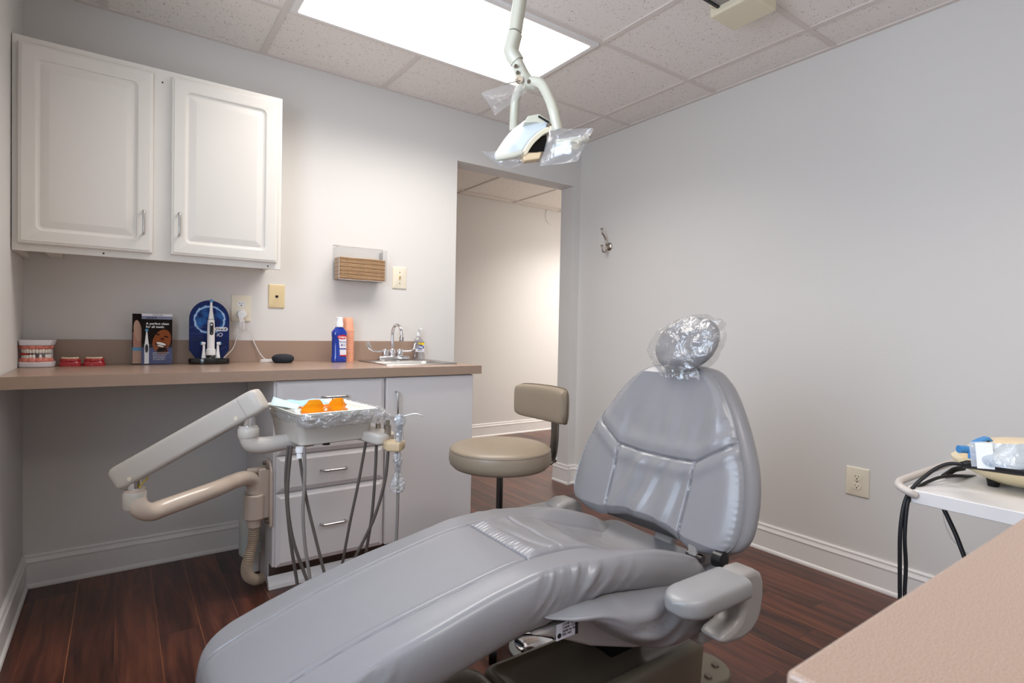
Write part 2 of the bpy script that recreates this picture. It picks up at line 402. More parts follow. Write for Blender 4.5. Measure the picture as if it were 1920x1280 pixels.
# baseboards: board + cap moulding + shoe moulding (profile: distance from the wall, height)
def basep(): return [(0,0),(0.019,0),(0.020,0.006),(0.018,0.013),(0.012,0.019),(0.012,0.098),(0.0145,0.101),(0.0145,0.106),(0.010,0.113),(0.008,0.121),(0.0095,0.124),(0.0095,0.128),(0.006,0.1335),(0,0.1335)]
def base_run(name, p0, p1, nrm):
    rings = []
    for p in (p0, p1): rings.append([(p[0]+nrm[0]*d, p[1]+nrm[1]*d, h) for d, h in basep()])
    return struct(name, MB().loft(rings), M['trim'], ang=25)
base_run('baseboard_left', (0, YB), (0, 0), (1, 0))
base_run('baseboard_back', (0, 0), (0.812, 0), (0, -1))
base_run('baseboard_back', (XD, 0), (W, 0), (0, -1))
base_run('baseboard_back', (1.74, 0), (XO, 0), (0, -1))
base_run('baseboard_right', (W, YB), (W, 0), (-1, 0))
base_run('baseboard_jamb', (XD, -0.019), (XD, 0.13+0.019), (-1, 0))
base_run('baseboard_hall', (XH0, YH), (XH1, YH), (0, -1))
base_run('baseboard_front', (0, YB), (W, YB), (0, 1))

# ------------------------------------------------------------------ lights of the room
def troffer(x0, x1, y0, y1, zz, label, s, m=None):
    t = thing('ceiling_light', label, 'ceiling light', ((x0+x1)/2, (y0+y1)/2, zz), None)
    f = MB(); w_ = 0.028
    f.box(x0, x1, y0, y0+w_, zz-0.004, zz+0.012).box(x0, x1, y1-w_, y1, zz-0.004, zz+0.012).box(x0, x0+w_, y0+w_, y1-w_, zz-0.004, zz+0.012).box(x1-w_, x1, y0+w_, y1-w_, zz-0.004, zz+0.012)
    mk('frame', f, M['trim'], t, bevel=0.002)
    mk('diffuser', MB().box(x0+w_, x1-w_, y0+w_, y1-w_, zz-0.001, zz+0.006), emis('lit_diffuser', (1.0, 0.97, 0.94), s), t, flat=True)
    if s > 0:
        l_ = area('panel_light', ((x0+x1)/2, (y0+y1)/2, zz-0.008), (0,0,0), x1-x0-0.06, y1-y0-0.06, PANEL_W*s/LAMP, (1.0,0.945,0.89)); l_.data.spread = math.radians(140); l_.visible_camera = True
    return t
troffer(XG-2*g_+0.012, XG-0.012, -Y1-g_+0.012, -Y1-0.012, H-0.012, 'lit fluorescent panel set in the ceiling grid beside the exam light arm', LAMP)
troffer(XG-2*g_+0.012, XG-0.012, -Y1-5*g_+0.012, -Y1-4*g_-0.012, H-0.012, 'unseen fluorescent ceiling panel assumed over the near countertop', LAMP*0.8)  # assumed second panel, out of view behind the camera
troffer(3.95, 5.1, 0.42, 1.0, H-0.02, 'lit fluorescent panel in the hallway ceiling', LAMP*2.1)

# ================================================================== wall cabinet
def raised_door(x0, x1, z0, z1, yf, th, ins, name, root, m, r=0.02, frame_only=False):
    """door slab with a routed frame and raised centre panel"""
    mb = MB(); w_ = ins
    def rr(d, y, rad): return [(px, y, pz) for px, pz in rrect(x0+d, x1-d, z0+d, z1-d, max(0.0015, rad))]
    rings = [rr(0, yf+th, 0.001), rr(0, yf+0.007, 0.001), rr(0.003, yf+0.003, 0.002), rr(0.008, yf+0.002, 0.002), rr(0.010, yf, 0.003),
             rr(w_-0.004, yf, 0.016), rr(w_, yf+0.0012, 0.018), rr(w_+0.003, yf+0.006, 0.016), rr(w_+0.010, yf+0.0075, 0.012), rr(w_+0.016, yf+0.006, 0.006), rr(w_+0.034, yf+0.0015, 0.003), rr(w_+0.036, yf+0.0012, 0.002)]
    mb.loft(rings)
    return mk(name, mb, m, root, ang=12)
def bar_handle(p0, p1, out, m, root, r=0.0042):
    d = Vector(p1)-Vector(p0); d.normalize(); o = Vector(out); P0 = Vector(p0); P1 = Vector(p1)
    pts = [P0, P0+o*0.65, P0+o*0.92+d*0.004, P0+o+d*0.012, P1+o-d*0.012, P1+o*0.92-d*0.004, P1+o*0.65, P1]
    return mk('handle', MB().tube(pts, r, 10), m, root, label='brushed metal bar handle')
t = thing('wall_cabinet', 'white two-door wall cabinet with raised panels hung over the counter', 'cabinet', (0.444, -0.16, 1.315))
b = MB(); cx0, cx1, cz0, cz1, cf = 0.002, 0.888, 1.315, 2.062, -0.315
b.box(cx0, cx1, cf, -0.001, cz0+0.028, cz1)                  # body
b.box(cx0, cx1, cf, cf+0.018, cz0, cz0+0.03).box(cx1-0.018, cx1, cf+0.018, -0.001, cz0+0.02, cz0+0.03).box(cx0, cx0+0.016, cf+0.018, -0.001, cz0, cz0+0.03)
b.box(cx0+0.08, cx0+0.12, cf+0.018, -0.001, cz0+0.01, cz0+0.03)
mk('carcass', b, M['cab'], t, bevel=0.0012)
for x, z in ((0.443, 2.012), (0.26, 1.327), (0.835, 1.327)): mk('screw_hole', MB().cyl((x, cf-0.0006, z), (x, cf+0.004, z), 0.0032, n=10), M['hole'], t)
d = raised_door(0.019, 0.413, 1.340, 2.036, cf-0.021, 0.020, 0.050, 'door', t, M['cab'])
bar_handle((0.383, cf-0.021, 1.497), (0.383, cf-0.021, 1.411), (0, -0.024, 0), M['steel'], d)
d = raised_door(0.473, 0.869, 1.342, 2.040, cf-0.021, 0.020, 0.050, 'door', t, M['cab'])
bar_handle((0.500, cf-0.021, 1.505), (0.500, cf-0.021, 1.417), (0, -0.024, 0), M['steel'], d)

# ================================================================== countertop, base cabinet
t = thing('countertop', 'long beige laminate countertop on the base cabinet holding sink and dental models', 'countertop', (0.88, -0.3, CT-0.04))
mb = MB()
mb.box(0.001, 1.34, -0.60, -0.001, CT-0.04, CT).box(1.706, 1.765, -0.60, -0.001, CT-0.04, CT).box(1.34, 1.706, -0.60, -0.44, CT-0.04, CT).box(1.34, 1.706, -0.14, -0.001, CT-0.04, CT)
mk('worktop', mb, M['laminate'], t)
mk('backsplash', MB().box(0.001, 1.70, -0.020, -0.0005, CT, CT+0.103), M['laminate'], t, bevel=0.001)

t = thing('base_cabinet', 'pale grey base cabinet with four drawers and a door under the counter', 'cabinet', (1.27, -0.3, 0))
bx0, bx1, bf = 0.812, 1.731, -0.562
zt = CT-0.0405
b = MB()
b.box(bx0, bx0+0.018, bf, -0.021, 0.10, zt).box(bx0, bx0+0.018, bf+0.075, -0.021, 0.0, 0.10).box(bx1-0.018, bx1, bf, -0.021, 0.10, zt).box(bx1-0.018, bx1, bf+0.075, -0.021, 0.0, 0.10).box(bx0+0.018, bx1-0.018, -0.033, -0.021, 0.0, zt).box(bx0+0.018, bx1-0.018, bf, -0.033, 0.10, 0.118)
b.box(bx0+0.018, 1.285, bf, bf+0.018, 0.118, zt).box(1.285, bx1-0.018, bf, bf+0.018, 0.118, 0.14).box(1.285, bx1-0.018, bf, bf+0.018, zt-0.02, zt)
mk('carcass', b, M['base_cab'], t)
mk('toe_kick', MB().box(bx0+0.004, bx1-0.004, bf+0.068, bf+0.0745, 0.0, 0.0995), mat('brown_toe_kick', (96,78,68), 0.5), t)
sm = MB()
prof = [(0,0),(0.03,0),(0.028,0.014),(0.018,0.026),(0.006,0.036),(0,0.045)]
sm.loft([[(x, bf+0.050-dd, h) for dd, h in prof] for x in (bx0-0.006, bx1+0.004)])
mk('shoe_moulding', sm, M['trim'], t, ang=25)
def drawer(x0, x1, z0, z1, handle=True, name='drawer'):
    yf = bf-0.020; be = 0.018
    mb = MB()
    def q(d, y): return [(x0+d, y, z0+d), (x1-d, y, z0+d), (x1-d, y, z1-d), (x0+d, y, z1-d)]
    mb.loft([q(0, bf-0.0005), q(0, yf+0.009), q(0.0005, yf+0.0085), q(be, yf), q(be+0.001, yf)])
    o = mk(name, mb, M['base_cab'], t, ang=8)
    if handle == 'h':
        xm = (x0+x1)/2; zm = (z0+z1)/2
        bar_handle((xm-0.051, yf, zm), (xm+0.051, yf, zm), (0, -0.026, 0), M['steel'], o, 0.0045)
    return o
drawer(0.822, 1.272, 0.708, 0.848, 'h'); drawer(0.822, 1.272, 0.551, 0.701, 'h'); drawer(0.822, 1.272, 0.400, 0.545, 'h'); drawer(0.822, 1.272, 0.100, 0.394, 'h')
dd = mk('door', MB().box(1.279, 1.729, bf-0.020, bf-0.0005, 0.100, 0.848), M['base_cab'], t, bevel=0.004, seg=3)
bar_handle((1.322, bf-0.020, 0.783), (1.322, bf-0.020, 0.672), (0, -0.028, 0), M['steel'], dd, 0.0048)

# near countertop, in the bottom right corner of the photo
t = thing('countertop', 'near beige laminate countertop filling the lower right corner', 'countertop', (1.75, -3.3, 0))
mk('worktop', MB().box(0.60, W-0.001, -3.32, -2.748, CT-0.045, CT-0.003), M['laminate'], t, bevel=0.003)
mk('cabinet', MB().box(0.62, W-0.001, -3.30, -2.80, 0, CT-0.045), M['base_cab'], t)

# ================================================================== things on the wall
def plate(name, label, cat, xc, zc, w_, h_, m, group=None):
    t = thing(name, label, cat, (xc, 0, zc))
    mb = MB(); 
    mb.loft([[(px, y, pz) for px, pz in rrect(xc-w_/2+d, xc+w_/2-d, zc-h_/2+d, zc+h_/2-d, 0.004)] for d, y in ((0, -0.0002), (0, -0.003), (0.0015, -0.0048), (0.004, -0.0058))])
    mk('plate', mb, m, t, ang=50)
    return t
def receptacle(t, xc, zc, face, dark):
    mb = MB(); y0 = -0.0058
    pts = []
    for i in range(32):
        a = 2*PI*i/32; pts.append((xc+0.017*math.cos(a), zc+max(-0.0135, min(0.0135, 0.017*math.sin(a)))))
    mb.prism(pts, 'y', y0, y0-0.002)
    o = mk('receptacle', mb, face, t, bevel=0.0006)
    s_ = MB().box(xc-0.0075, xc-0.0055, y0-0.0024, y0-0.0019, zc+0.0005, zc+0.008).box(xc+0.0055, xc+0.0075, y0-0.0024, y0-0.0019, zc+0.0015, zc+0.0075)
    s_.cyl((xc, y0-0.0024, zc-0.006), (xc, y0-0.0019, zc-0.006), 0.0028, n=12)
    mk('slot', s_, dark, o)
    return o
t = plate('wall_outlet', 'ivory outlet on the back wall with a white adapter plugged in', 'outlet', 0.782, 1.148, 0.086, 0.125, M['ivory'])
receptacle(t, 0.782, 1.168, M['white'], M['hole']); receptacle(t, 0.782, 1.129, M['white'], M['hole'])
t = plate('phone_jack', 'almond phone jack plate beside the wall cabinet', 'wall plate', 0.941, 1.214, 0.075, 0.116, M['almond'])
mk('socket', MB().box(0.934, 0.948, -0.0066, -0.0055, 1.208, 1.218).box(0.938, 0.944, -0.0066, -0.0055, 1.205, 1.209), M['hole'], t)
for z in (1.256, 1.172): mk('screw', MB().cyl((0.941,-0.0057,z),(0.941,-0.0068,z),0.0028,n=10), M['almond'], t)
t = plate('light_switch', 'ivory toggle light switch beside the brown towel holder', 'light switch', 1.588, 1.350, 0.084, 0.122, M['ivory'])
mk('toggle', MB().box(1.582, 1.594, -0.0068, -0.0055, 1.337, 1.363), M['almond'], t)
mk('toggle', MB().prism([(-0.005,1.343),(-0.018,1.356),(-0.018,1.360),(-0.005,1.357)], 'x', 1.5845, 1.5915), M['almond'], t, bevel=0.001)
for z in (1.380, 1.320): mk('screw', MB().cyl((1.588,-0.0057,z),(1.588,-0.0068,z),0.003,n=10), M['screw'], t)
# outlet on the right wall: built flat against the back wall, turned onto the right wall
t = plate('wall_outlet', 'ivory duplex outlet on the right wall beside the cart', 'outlet', 0, 0, 0.094, 0.125, M['ivory'])
receptacle(t, 0, 0.0195, M['ivory'], M['hole']); receptacle(t, 0, -0.0195, M['ivory'], M['hole'])
mk('screw', MB().cyl((0,-0.0057,0),(0,-0.0066,0),0.0028,n=10), M['screw'], t)
t.location = (W-0.0002, -1.827, 0.440); t.rotation_euler = (0, 0, -PI/2)

# coat hook on the right wall
t = thing('coat_hook', 'brushed nickel double coat hook on the right wall', 'coat hook', (W, -0.32, 1.62))
hy, hz_ = -0.292, 1.632
mk('rosette', MB().lathe([(0.001,0),(0.026,0),(0.026,-0.004),(0.022,-0.009),(0.012,-0.013),(0.010,-0.022),(0.001,-0.023)], (W-0.0005, hy, hz_), 28, 'x'), M['nickel'], t)
up = smooth_path([(W-0.018,hy,hz_), (W-0.032,hy,hz_+0.015), (W-0.036,hy,hz_+0.040), (W-0.052,hy,hz_+0.066), (W-0.070,hy,hz_+0.082), (W-0.073,hy,hz_+0.104)], 6)
dn = smooth_path([(W-0.022,hy,hz_), (W-0.026,hy,hz_-0.022), (W-0.040,hy,hz_-0.040), (W-0.060,hy,hz_-0.036), (W-0.068,hy,hz_-0.012), (W-0.070,hy,hz_-0.004)], 6)
for pth in (up, dn):
    mb = MB().tube(pth, 0.0055, 12); e = pth[-1]; mb.lathe([(0.001,0),(0.006,0),(0.010,0.006),(0.010,0.009),(0.001,0.010)], tuple(e), 16)
    mk('prong', mb, M['nickel'], t)

# small cable loop and dark door edge in the hall
pts = [(2.705+0.06+0.075*math.cos(a), YH-0.008, 2.30+0.085*math.sin(a)) for a in [math.radians(70+x*10) for x in range(0, 22)]]
solo('cable', MB().tube([(p[0]+1.32, p[1], p[2]) for p in pts], 0.003, 6), M['wire_white'], 'thin white cable loop high on the hallway wall', 'cable', (4.08, YH-0.008, 2.30))

# ================================================================== towel holder on the wall
t = thing('paper_towel_holder', 'clear acrylic wall holder filled with brown paper towels', 'towel holder', (1.35, -0.05, 1.315))
x0, x1, yf, zb = 1.214, 1.466, -0.105, 1.312
th = 0.003
b = MB().box(x0, x1+0.02, -0.004, -0.001, zb, zb+0.185)
mk('back_panel', b, M['acrylic'], t)
mk('side_panel', MB().box(x0, x0+th, yf, -0.004, zb, zb+0.165), M['acrylic'], t)
mk('side_panel', MB().box(x1, x1+th, yf, -0.004, zb, zb+0.165), M['acrylic'], t)
mk('front_panel', MB().box(x0, x1+th, yf-th, yf, zb, zb+0.165), M['acrylic'], t)
mk('bottom_panel', MB().box(x0+0.01, x1, yf, -0.004, zb, zb+th), M['acrylic'], t)
m_edge = mat('acrylic_edge', (214,210,206), 0.3)
for e_ in (((x0, yf-th, zb), (x0, yf-th, zb+0.165)), ((x1+th, yf-th, zb), (x1+th, yf-th, zb+0.165)), ((x0, yf-th, zb+0.165), (x1+th, yf-th, zb+0.165)), ((x0, yf-th, zb), (x1+th, yf-th, zb)), ((x0, yf, zb+0.165), (x0, -0.004, zb+0.165)), ((x0, -0.003, zb+0.185), (x1+0.02, -0.003, zb+0.185)), ((x1+0.02, -0.003, zb), (x1+0.02, -0.003, zb+0.185))):
    mk('polished_edge', MB().cyl(e_[0], e_[1], 0.0011, n=6), m_edge, t)
z = zb+0.0045
grp = 'brown folded paper towels in the wall holder'
for i in range(17):
    hh = random.uniform(0.0052, 0.0068); xo = random.uniform(-0.002, 0.002); sl = 0.02 if i > 12 else 0
    xe = x1-0.003
    mb = MB()
    # a folded towel: two leaves with a rounded fold at the front
    prof = []
    for j in range(7):
        a = -PI/2 + PI*j/6; prof.append((yf+0.006-0.003*math.cos(a)+0.003, hh/2+hh*0.46*math.sin(a)))
    prof += [(-0.012, hh*0.98), (-0.012, hh*0.56), (yf+0.012, hh*0.5), (-0.012, hh*0.44), (-0.012, 0)]
    wav = 0.0010*math.sin(i*0.3)
    rings = [[(xx, py, z+pz+wav*math.sin((xx-x0)*26)+sl*0*(xx-x0)) for py, pz in prof] for xx in [x0+0.0065+(xe-x0-0.0065)*k/8 for k in range(9)]]
    mb.loft(rings)
    solo('paper_towel', mb, M['towel'] if i % 3 else M['towel2'], 'folded brown paper towel in the clear wall holder', 'paper towel', ((x0+x1)/2, -0.055, z), grp)
    z += hh+0.0007

# ================================================================== things on the counter
CT = CT + 0.0004        # things stand a hair above the laminate
# --- large typodont
def arch(cx, cy, a, bb, z, n, off=0.0):   # points along a dental arch opening to the back, front towards -y
    out = []
    for i in range(n):
        u = -1 + 2*(i+0.5)/n; ang = u*1.32
        out.append((cx + a*math.sin(ang)*1.0, cy - bb*math.cos(ang), ang))
    return out
def arch_band(cx, cy, a, bb, zz0, zz1, thick, lobes=0, amp=0.0, n=60):
    mb = MB(); rings = []
    for i in range(n+1):
        u = -1+2*i/n; ang = u*1.45
        nx, ny = math.sin(ang), -math.cos(ang)
        bul = amp*abs(math.sin(u*lobes*PI/2)) if lobes else 0
        ring = []
        for j in range(12):
            t_ = 2*PI*j/12; c_, s_ = math.cos(t_), math.sin(t_)
            rr = (thick/2)*(1 if c_ < 0 else 1)
            ring.append((cx+(a+rr*c_*1.0+bul)*nx, cy+(bb+rr*c_+bul)*ny, (zz0+zz1)/2+(zz1-zz0)/2*s_))
        rings.append(ring)
    return mb.loft(rings)
def tooth(cx, cy, ang, w_, dpt, z0, hgt, dirz=1):
    mb = MB(); rings = []
    for k in range(6):
        u = k/5; s_ = (0.80, 0.96, 1.0, 0.98, 0.88, 0.55)[k]
        rings.append([(w_/2*s_*math.copysign(abs(math.cos(q))**0.7, math.cos(q)), dpt/2*s_*(1-0.25*u)*math.copysign(abs(math.sin(q))**0.7, math.sin(q)), dirz*hgt*(u if u<0.9 else 0.97)) for q in [2*PI*j/12 for j in range(12)]])
    mb.loft(rings)
    return mb.xf(Matrix.Translation((cx, cy, z0)) @ Matrix.Rotation(ang, 4, 'Z'))
t = thing('dental_model', 'large pink and white jaw model with red marked tooth, nearest the left wall', 'dental model', (0.049, -0.135, CT))
cx, cy = 0.049, -0.115
def slab(z0, z1, gx0, gx1):
    mb = MB(); o = []
    for z, g in ((z0, gx0), (z1, gx1)):
        o.append([(cx+sx_*g, cy+yy_, z) for sx_, yy_ in ((-0.058,0.055),(-0.060,-0.020),(-0.050,-0.043),(-0.018,-0.055),(0.018,-0.055),(0.050,-0.043),(0.060,-0.020),(0.058,0.055))])
    return mb.loft(o)
ox = 0.0
cx = 0.052
mk('lower_base', slab(CT, CT+0.020, 0.90, 0.92), M['plaster'], t, bevel=0.003)
mk('upper_base', slab(CT+0.082, CT+0.103, 0.88, 0.96), M['plaster'], t, bevel=0.003)
mk('rear_hinge', MB().box(cx-0.045, cx+0.045, cy+0.030, cy+0.050, CT+0.018, CT+0.084), M['plaster'], t, bevel=0.004)
mk('gum', arch_band(cx, cy, 0.039, 0.040, CT+0.012, CT+0.037, 0.024, 6, 0.004), M['gum_pink'], t)
mk('gum', arch_band(cx, cy, 0.040, 0.040, CT+0.066, CT+0.088, 0.022, 6, 0.004), M['gum_pink'], t)
for i, (tx, ty, an) in enumerate(arch(cx, cy, 0.043, 0.045, 0, 12)):
    mk('tooth', tooth(tx, ty, an, 0.0098, 0.010, CT+0.070, 0.018, -1), M['tooth'], t)
    if i in (6, 8): continue
    mk('tooth', tooth(tx, ty, an, 0.0095, 0.010, CT+0.031, 0.018 if i > 3 else 0.016, 1), M['tooth'], t)
mk('red_mark', arch_band(cx-0.030, cy-0.012, 0.016, 0.020, CT+0.047, CT+0.053, 0.010), M['red'], t, label='red strip on the lower left teeth')
# --- two small red models
def small_model(xc, label):
    t = thing('denture_model', label, 'dental model', (xc, -0.115, CT), 'small red denture models on the counter'); yc = -0.105
    mb = MB(); rr = []
    for z, s_ in ((CT, 1.0), (CT+0.010, 1.0), (CT+0.0115, 0.93), (CT+0.016, 0.88), (CT+0.020, 0.80)):
        rr.append([(xc+0.037*s_*math.copysign(abs(math.cos(a))**0.7, math.cos(a)), yc+0.030*s_*math.copysign(abs(math.sin(a))**0.7, math.sin(a)), z) for a in [2*PI*j/36 for j in range(36)]])
    mk('base', mb.loft(rr), M['gum_red'], t)
    mk('gum', arch_band(xc, yc+0.004, 0.026, 0.026, CT+0.014, CT+0.030, 0.014, 6, 0.002), M['gum_red'], t)
    for tx, ty, an in arch(xc, yc+0.004, 0.0265, 0.0275, 0, 14):
        mk('tooth', tooth(tx, ty, an, 0.0052, 0.006, CT+0.025, 0.011, 1), M['tooth_cream'], t)
small_model(0.152, 'small red denture model beside the large jaw model')
small_model(0.228, 'small red denture model, the one nearer the brochures')

# --- brochures in a holder
t = thing('brochure_holder', 'clear acrylic countertop holder with two stacks of brochures', 'brochure holder', (0.424, -0.09, CT))
bx, by = 0.424, -0.11
hm = MB().box(bx-0.078, bx+0.078, by-0.003, by-0.001, CT, CT+0.088)
hm.box(bx-0.078, bx-0.076, by, by+0.045, CT, CT+0.088).box(bx+0.076, bx+0.078, by, by+0.045, CT, CT+0.088).box(bx-0.076, bx+0.076, by-0.001, by+0.06, CT, CT+0.002)
hm.box(bx-0.076, bx+0.076, by+0.045, by+0.047, CT, CT+0.150)
mk('pocket', hm, M['acrylic'], t)
def ellface(cx_, cz_, rx, rz, y, n=32, rot=0.0, a0=0, a1=2*PI):
    pts = []
    for i in range(n):
        a = a0+(a1-a0)*i/(n-1 if a1-a0 < 2*PI-0.01 else n); u, v = rx*math.cos(a), rz*math.sin(a)
        pts.append((cx_+u*math.cos(rot)-v*math.sin(rot), cz_+u*math.sin(rot)+v*math.cos(rot)))
    return MB().prism(pts, 'y', y, y-0.0003)
def rectface(x0, x1, z0, z1, y): return MB().box(x0, x1, y-0.0003, y, z0, z1)
# rear brochure (left, showing an arm and a blue band)
t = thing('brochure', 'brochure with blue band partly hidden behind the front brochure', 'brochure', (0.40, by+0.02, CT+0.0025), 'brochures in the acrylic holder')
z0 = CT+0.0025; yb = by+0.020; X0, X1 = 0.354, 0.465
mk('pages', MB().box(X0, X1, yb, yb+0.018, z0, z0+0.212), M['hair'], t, flat=True)
mk('printed_picture', rectface(X0+0.001, X0+0.034, z0+0.002, z0+0.070, yb), M['print_beige'], t, flat=True)
mk('printed_picture', rectface(X0+0.001, X0+0.034, z0+0.056, z0+0.070, yb-0.0003), M['print_blue'], t, flat=True)
mk('printed_picture', ellface(X0+0.019, z0+0.140, 0.014, 0.045, yb-0.0004, rot=0.1), M['print_beige'], t, flat=True)
mk('printed_picture', rectface(X0+0.003, X0+0.032, z0+0.070, z0+0.135, yb), mat('printed_tan', (186,132,112), 0.4), t, flat=True)
t = thing('brochure', 'front brochure with a smiling face and toothbrush reading A perfect clean', 'brochure', (0.436, by+0.008, CT+0.0025), 'brochures in the acrylic holder')
X0, X1 = 0.386, 0.496; yb = by+0.004
mk('pages', MB().box(X0, X1, yb, yb+0.013, z0, z0+0.213), M['slate'], t, flat=True)
mk('printed_header', rectface(X0, X1, z0+0.203, z0+0.213, yb), M['label_white'], t, flat=True)
mk('printed_sky', rectface(X0, X1, z0+0.190, z0+0.203, yb), mat('printed_grey_blue', (128,134,160), 0.4), t, flat=True)
mk('printed_hair', rectface(X0, X1, z0+0.070, z0+0.190, yb), M['hair'], t, flat=True)
fx, fz = X0+0.070, z0+0.096
mk('printed_face', ellface(fx+0.002, fz+0.002, 0.032, 0.050, yb-0.0003, rot=-0.30), M['skin'], t, flat=True)
mk('printed_neck', ellface(fx+0.004, z0+0.054, 0.020, 0.018, yb-0.0003), M['skin_dark'], t, flat=True)
for dx, dz in ((-0.013, 0.030), (0.018, 0.020)):
    mk('printed_eye', ellface(fx+dx, fz+dz, 0.009, 0.0028, yb-0.0007, rot=-0.3), M['hair'], t, flat=True)
mk('printed_nose', ellface(fx+0.004, fz+0.010, 0.007, 0.006, yb-0.0007), M['skin_dark'], t, flat=True)
mk('printed_mouth', ellface(fx, fz-0.014, 0.022, 0.013, yb-0.0007, rot=-0.25), M['skin_dark'], t, flat=True)
mk('printed_teeth', ellface(fx, fz-0.010, 0.018, 0.0055, yb-0.001, rot=-0.28), M['tooth'], t, flat=True)
mk('printed_teeth', ellface(fx-0.003, fz-0.020, 0.013, 0.003, yb-0.001, rot=-0.28), M['tooth'], t, flat=True)
bt = MB().box(X0+0.010, X0+0.026, yb-0.0013, yb-0.001, z0+0.002, z0+0.085); bt.prism([(X0+0.011,z0+0.085),(X0+0.025,z0+0.085),(X0+0.020,z0+0.138),(X0+0.016,z0+0.138)], 'y', yb-0.001, yb-0.0013); bt.v += []; 
mk('printed_toothbrush', bt, M['white'], t, flat=True)
mk('printed_brush_head', ellface(X0+0.018, z0+0.143, 0.006, 0.006, yb-0.001), M['print_blue'], t, flat=True)
mk('printed_button', ellface(X0+0.018, z0+0.066, 0.0055, 0.018, yb-0.0016), M['black'], t, flat=True)
lettering('A perfect clean\nfor all teeth.', 0.0135, (X0+0.015, yb-0.0014, z0+0.167), M['white'], t, bold=0.0002)
lettering('YOUR CARE', 0.007, (X0+0.038, yb-0.0014, z0+0.2055), M['ink'], t)
lettering('Oral-B iO', 0.009, (X0+0.016, yb-0.0014, z0+0.193), M['hair'], t, shear=0.2, bold=0.0002)
lettering('Learn how to brush\nfor the healthiest\nteeth and gums\nwith the power\nof round clean', 0.0072, (X0+0.040, yb-0.0014, z0+0.046), M['white'], t)

# --- toothbrush display
t = thing('toothbrush_display', 'blue rounded display stand for an electric toothbrush', 'display stand', (0.637, -0.12, CT))
dx_, dy_ = 0.637, -0.12
mk('base', MB().lathe([(0.001,0),(0.079,0),(0.081,0.003),(0.081,0.022),(0.078,0.026),(0.001,0.0265)], (dx_, dy_, CT), 48, sy=0.5), M['black_gloss'], t)
mk('charger', MB().lathe([(0.001,0),(0.020,0),(0.018,0.010),(0.014,0.014),(0.001,0.014)], (dx_+0.003, dy_-0.019, CT+0.0262), 28), M['black_gloss'], t)
py = dy_+0.006; pz0 = CT+0.0266; hw_ = 0.079
pts = [(dx_-0.055, pz0), (dx_+0.055, pz0), (dx_+hw_, pz0+0.035)]
for i in range(0, 25):
    a = PI*i/24; pts.append((dx_+hw_*math.cos(a), CT+0.197+0.085*math.sin(a)))
pts.append((dx_-hw_, pz0+0.035))
m_navy = mat('display_navy', (24,38,84), 0.45, spec=0.2)
o = mk('backing_card', MB().prism(pts, 'y', py, py+0.004), m_navy, t, flat=True)
def glow_mat():
    m, nt, b = newmat('printed_energy_ring'); L = nt.links; N = nt.nodes.new
    tc = N('ShaderNodeTexCoord'); mp = N('ShaderNodeMapping'); L.new(tc.outputs['Object'], mp.inputs[0])
    sep = N('ShaderNodeSeparateXYZ'); L.new(mp.outputs[0], sep.inputs[0])
    n = N('ShaderNodeTexNoise'); n.inputs['Scale'].default_value = 90; n.inputs['Detail'].default_value = 5; L.new(tc.outputs['Object'], n.inputs['Vector'])
    def ma(op, a, b_=None, c=None):
        x = N('ShaderNodeMath'); x.operation = op
        for i, q in enumerate((a, b_, c)):
            if q is None: continue
            if isinstance(q, (int, float)): x.inputs[i].default_value = q
            else: L.new(q, x.inputs[i])
        return x.outputs[0]
    # the object's origin is the display's base: ring centre 0.200 above it
    dz = ma('SUBTRACT', sep.outputs[2], 0.196)
    rad = ma('SQRT', ma('ADD', ma('MULTIPLY', sep.outputs[0], sep.outputs[0]), ma('MULTIPLY', dz, dz)))
    dist = ma('ABSOLUTE', ma('SUBTRACT', ma('ADD', rad, ma('MULTIPLY_ADD', n.outputs['Fac'], 0.014, -0.007)), 0.0585))
    k = ma('SUBTRACT', 1.0, ma('MINIMUM', 1.0, ma('DIVIDE', dist, 0.007)))
    r = N('ShaderNodeValToRGB'); e = r.color_ramp.elements
    n2 = N('ShaderNodeTexNoise'); n2.inputs['Scale'].default_value = 26; n2.inputs['Detail'].default_value = 3; L.new(tc.outputs['Object'], n2.inputs['Vector'])
    inside = ma('MULTIPLY', ma('LESS_THAN', rad, 0.058), ma('MULTIPLY', ma('SUBTRACT', n2.outputs['Fac'], 0.40), 1.6))
    L.new(ma('MAXIMUM', k, inside), r.inputs[0])
    e[0].position = 0; e[0].color = (*s2l((22,40,98)),1); e[1].position = 1; e[1].color = (*s2l((205,230,245)),1)
    q = e.new(0.4); q.color = (*s2l((50,110,180)),1)
    L.new(r.outputs[0], b.inputs['Base Color']); b.inputs['Roughness'].default_value = 0.5; b.inputs['Specular IOR Level'].default_value = 0.2
    return m
up_pts = [(dx_+0.0775*math.cos(PI*i/24), CT+0.197+0.0835*math.sin(PI*i/24)) for i in range(25)] + [(dx_-0.0775, CT+0.120), (dx_+0.0775, CT+0.120)]
mk('printed_energy_ring', MB().prism(up_pts, 'y', py-0.0004, py-0.0001), glow_mat(), t, flat=True)
lb = MB().prism([(dx_+0.046+a_, CT+0.155+b_) for a_, b_ in rrect(-0.027, 0.027, -0.009, 0.009, 0.0089)], 'y', py-0.0005, py-0.0009)
mk('logo_panel', lb, M['white'], t, flat=True)
lettering('Oral-B', 0.0150, (dx_+0.0465, py-0.0011, CT+0.1500), m_navy, t, align='CENTER', bold=0.0004, shear=0.15)
lettering('iO', 0.024, (dx_+0.040, py-0.0006, CT+0.122), M['white'], t, align='CENTER', shear=0.12)
lettering('REVOLUTIONARY\nCLEAN', 0.0078, (dx_-0.044, py-0.0006, CT+0.160), M['slate'], t, align='CENTER')
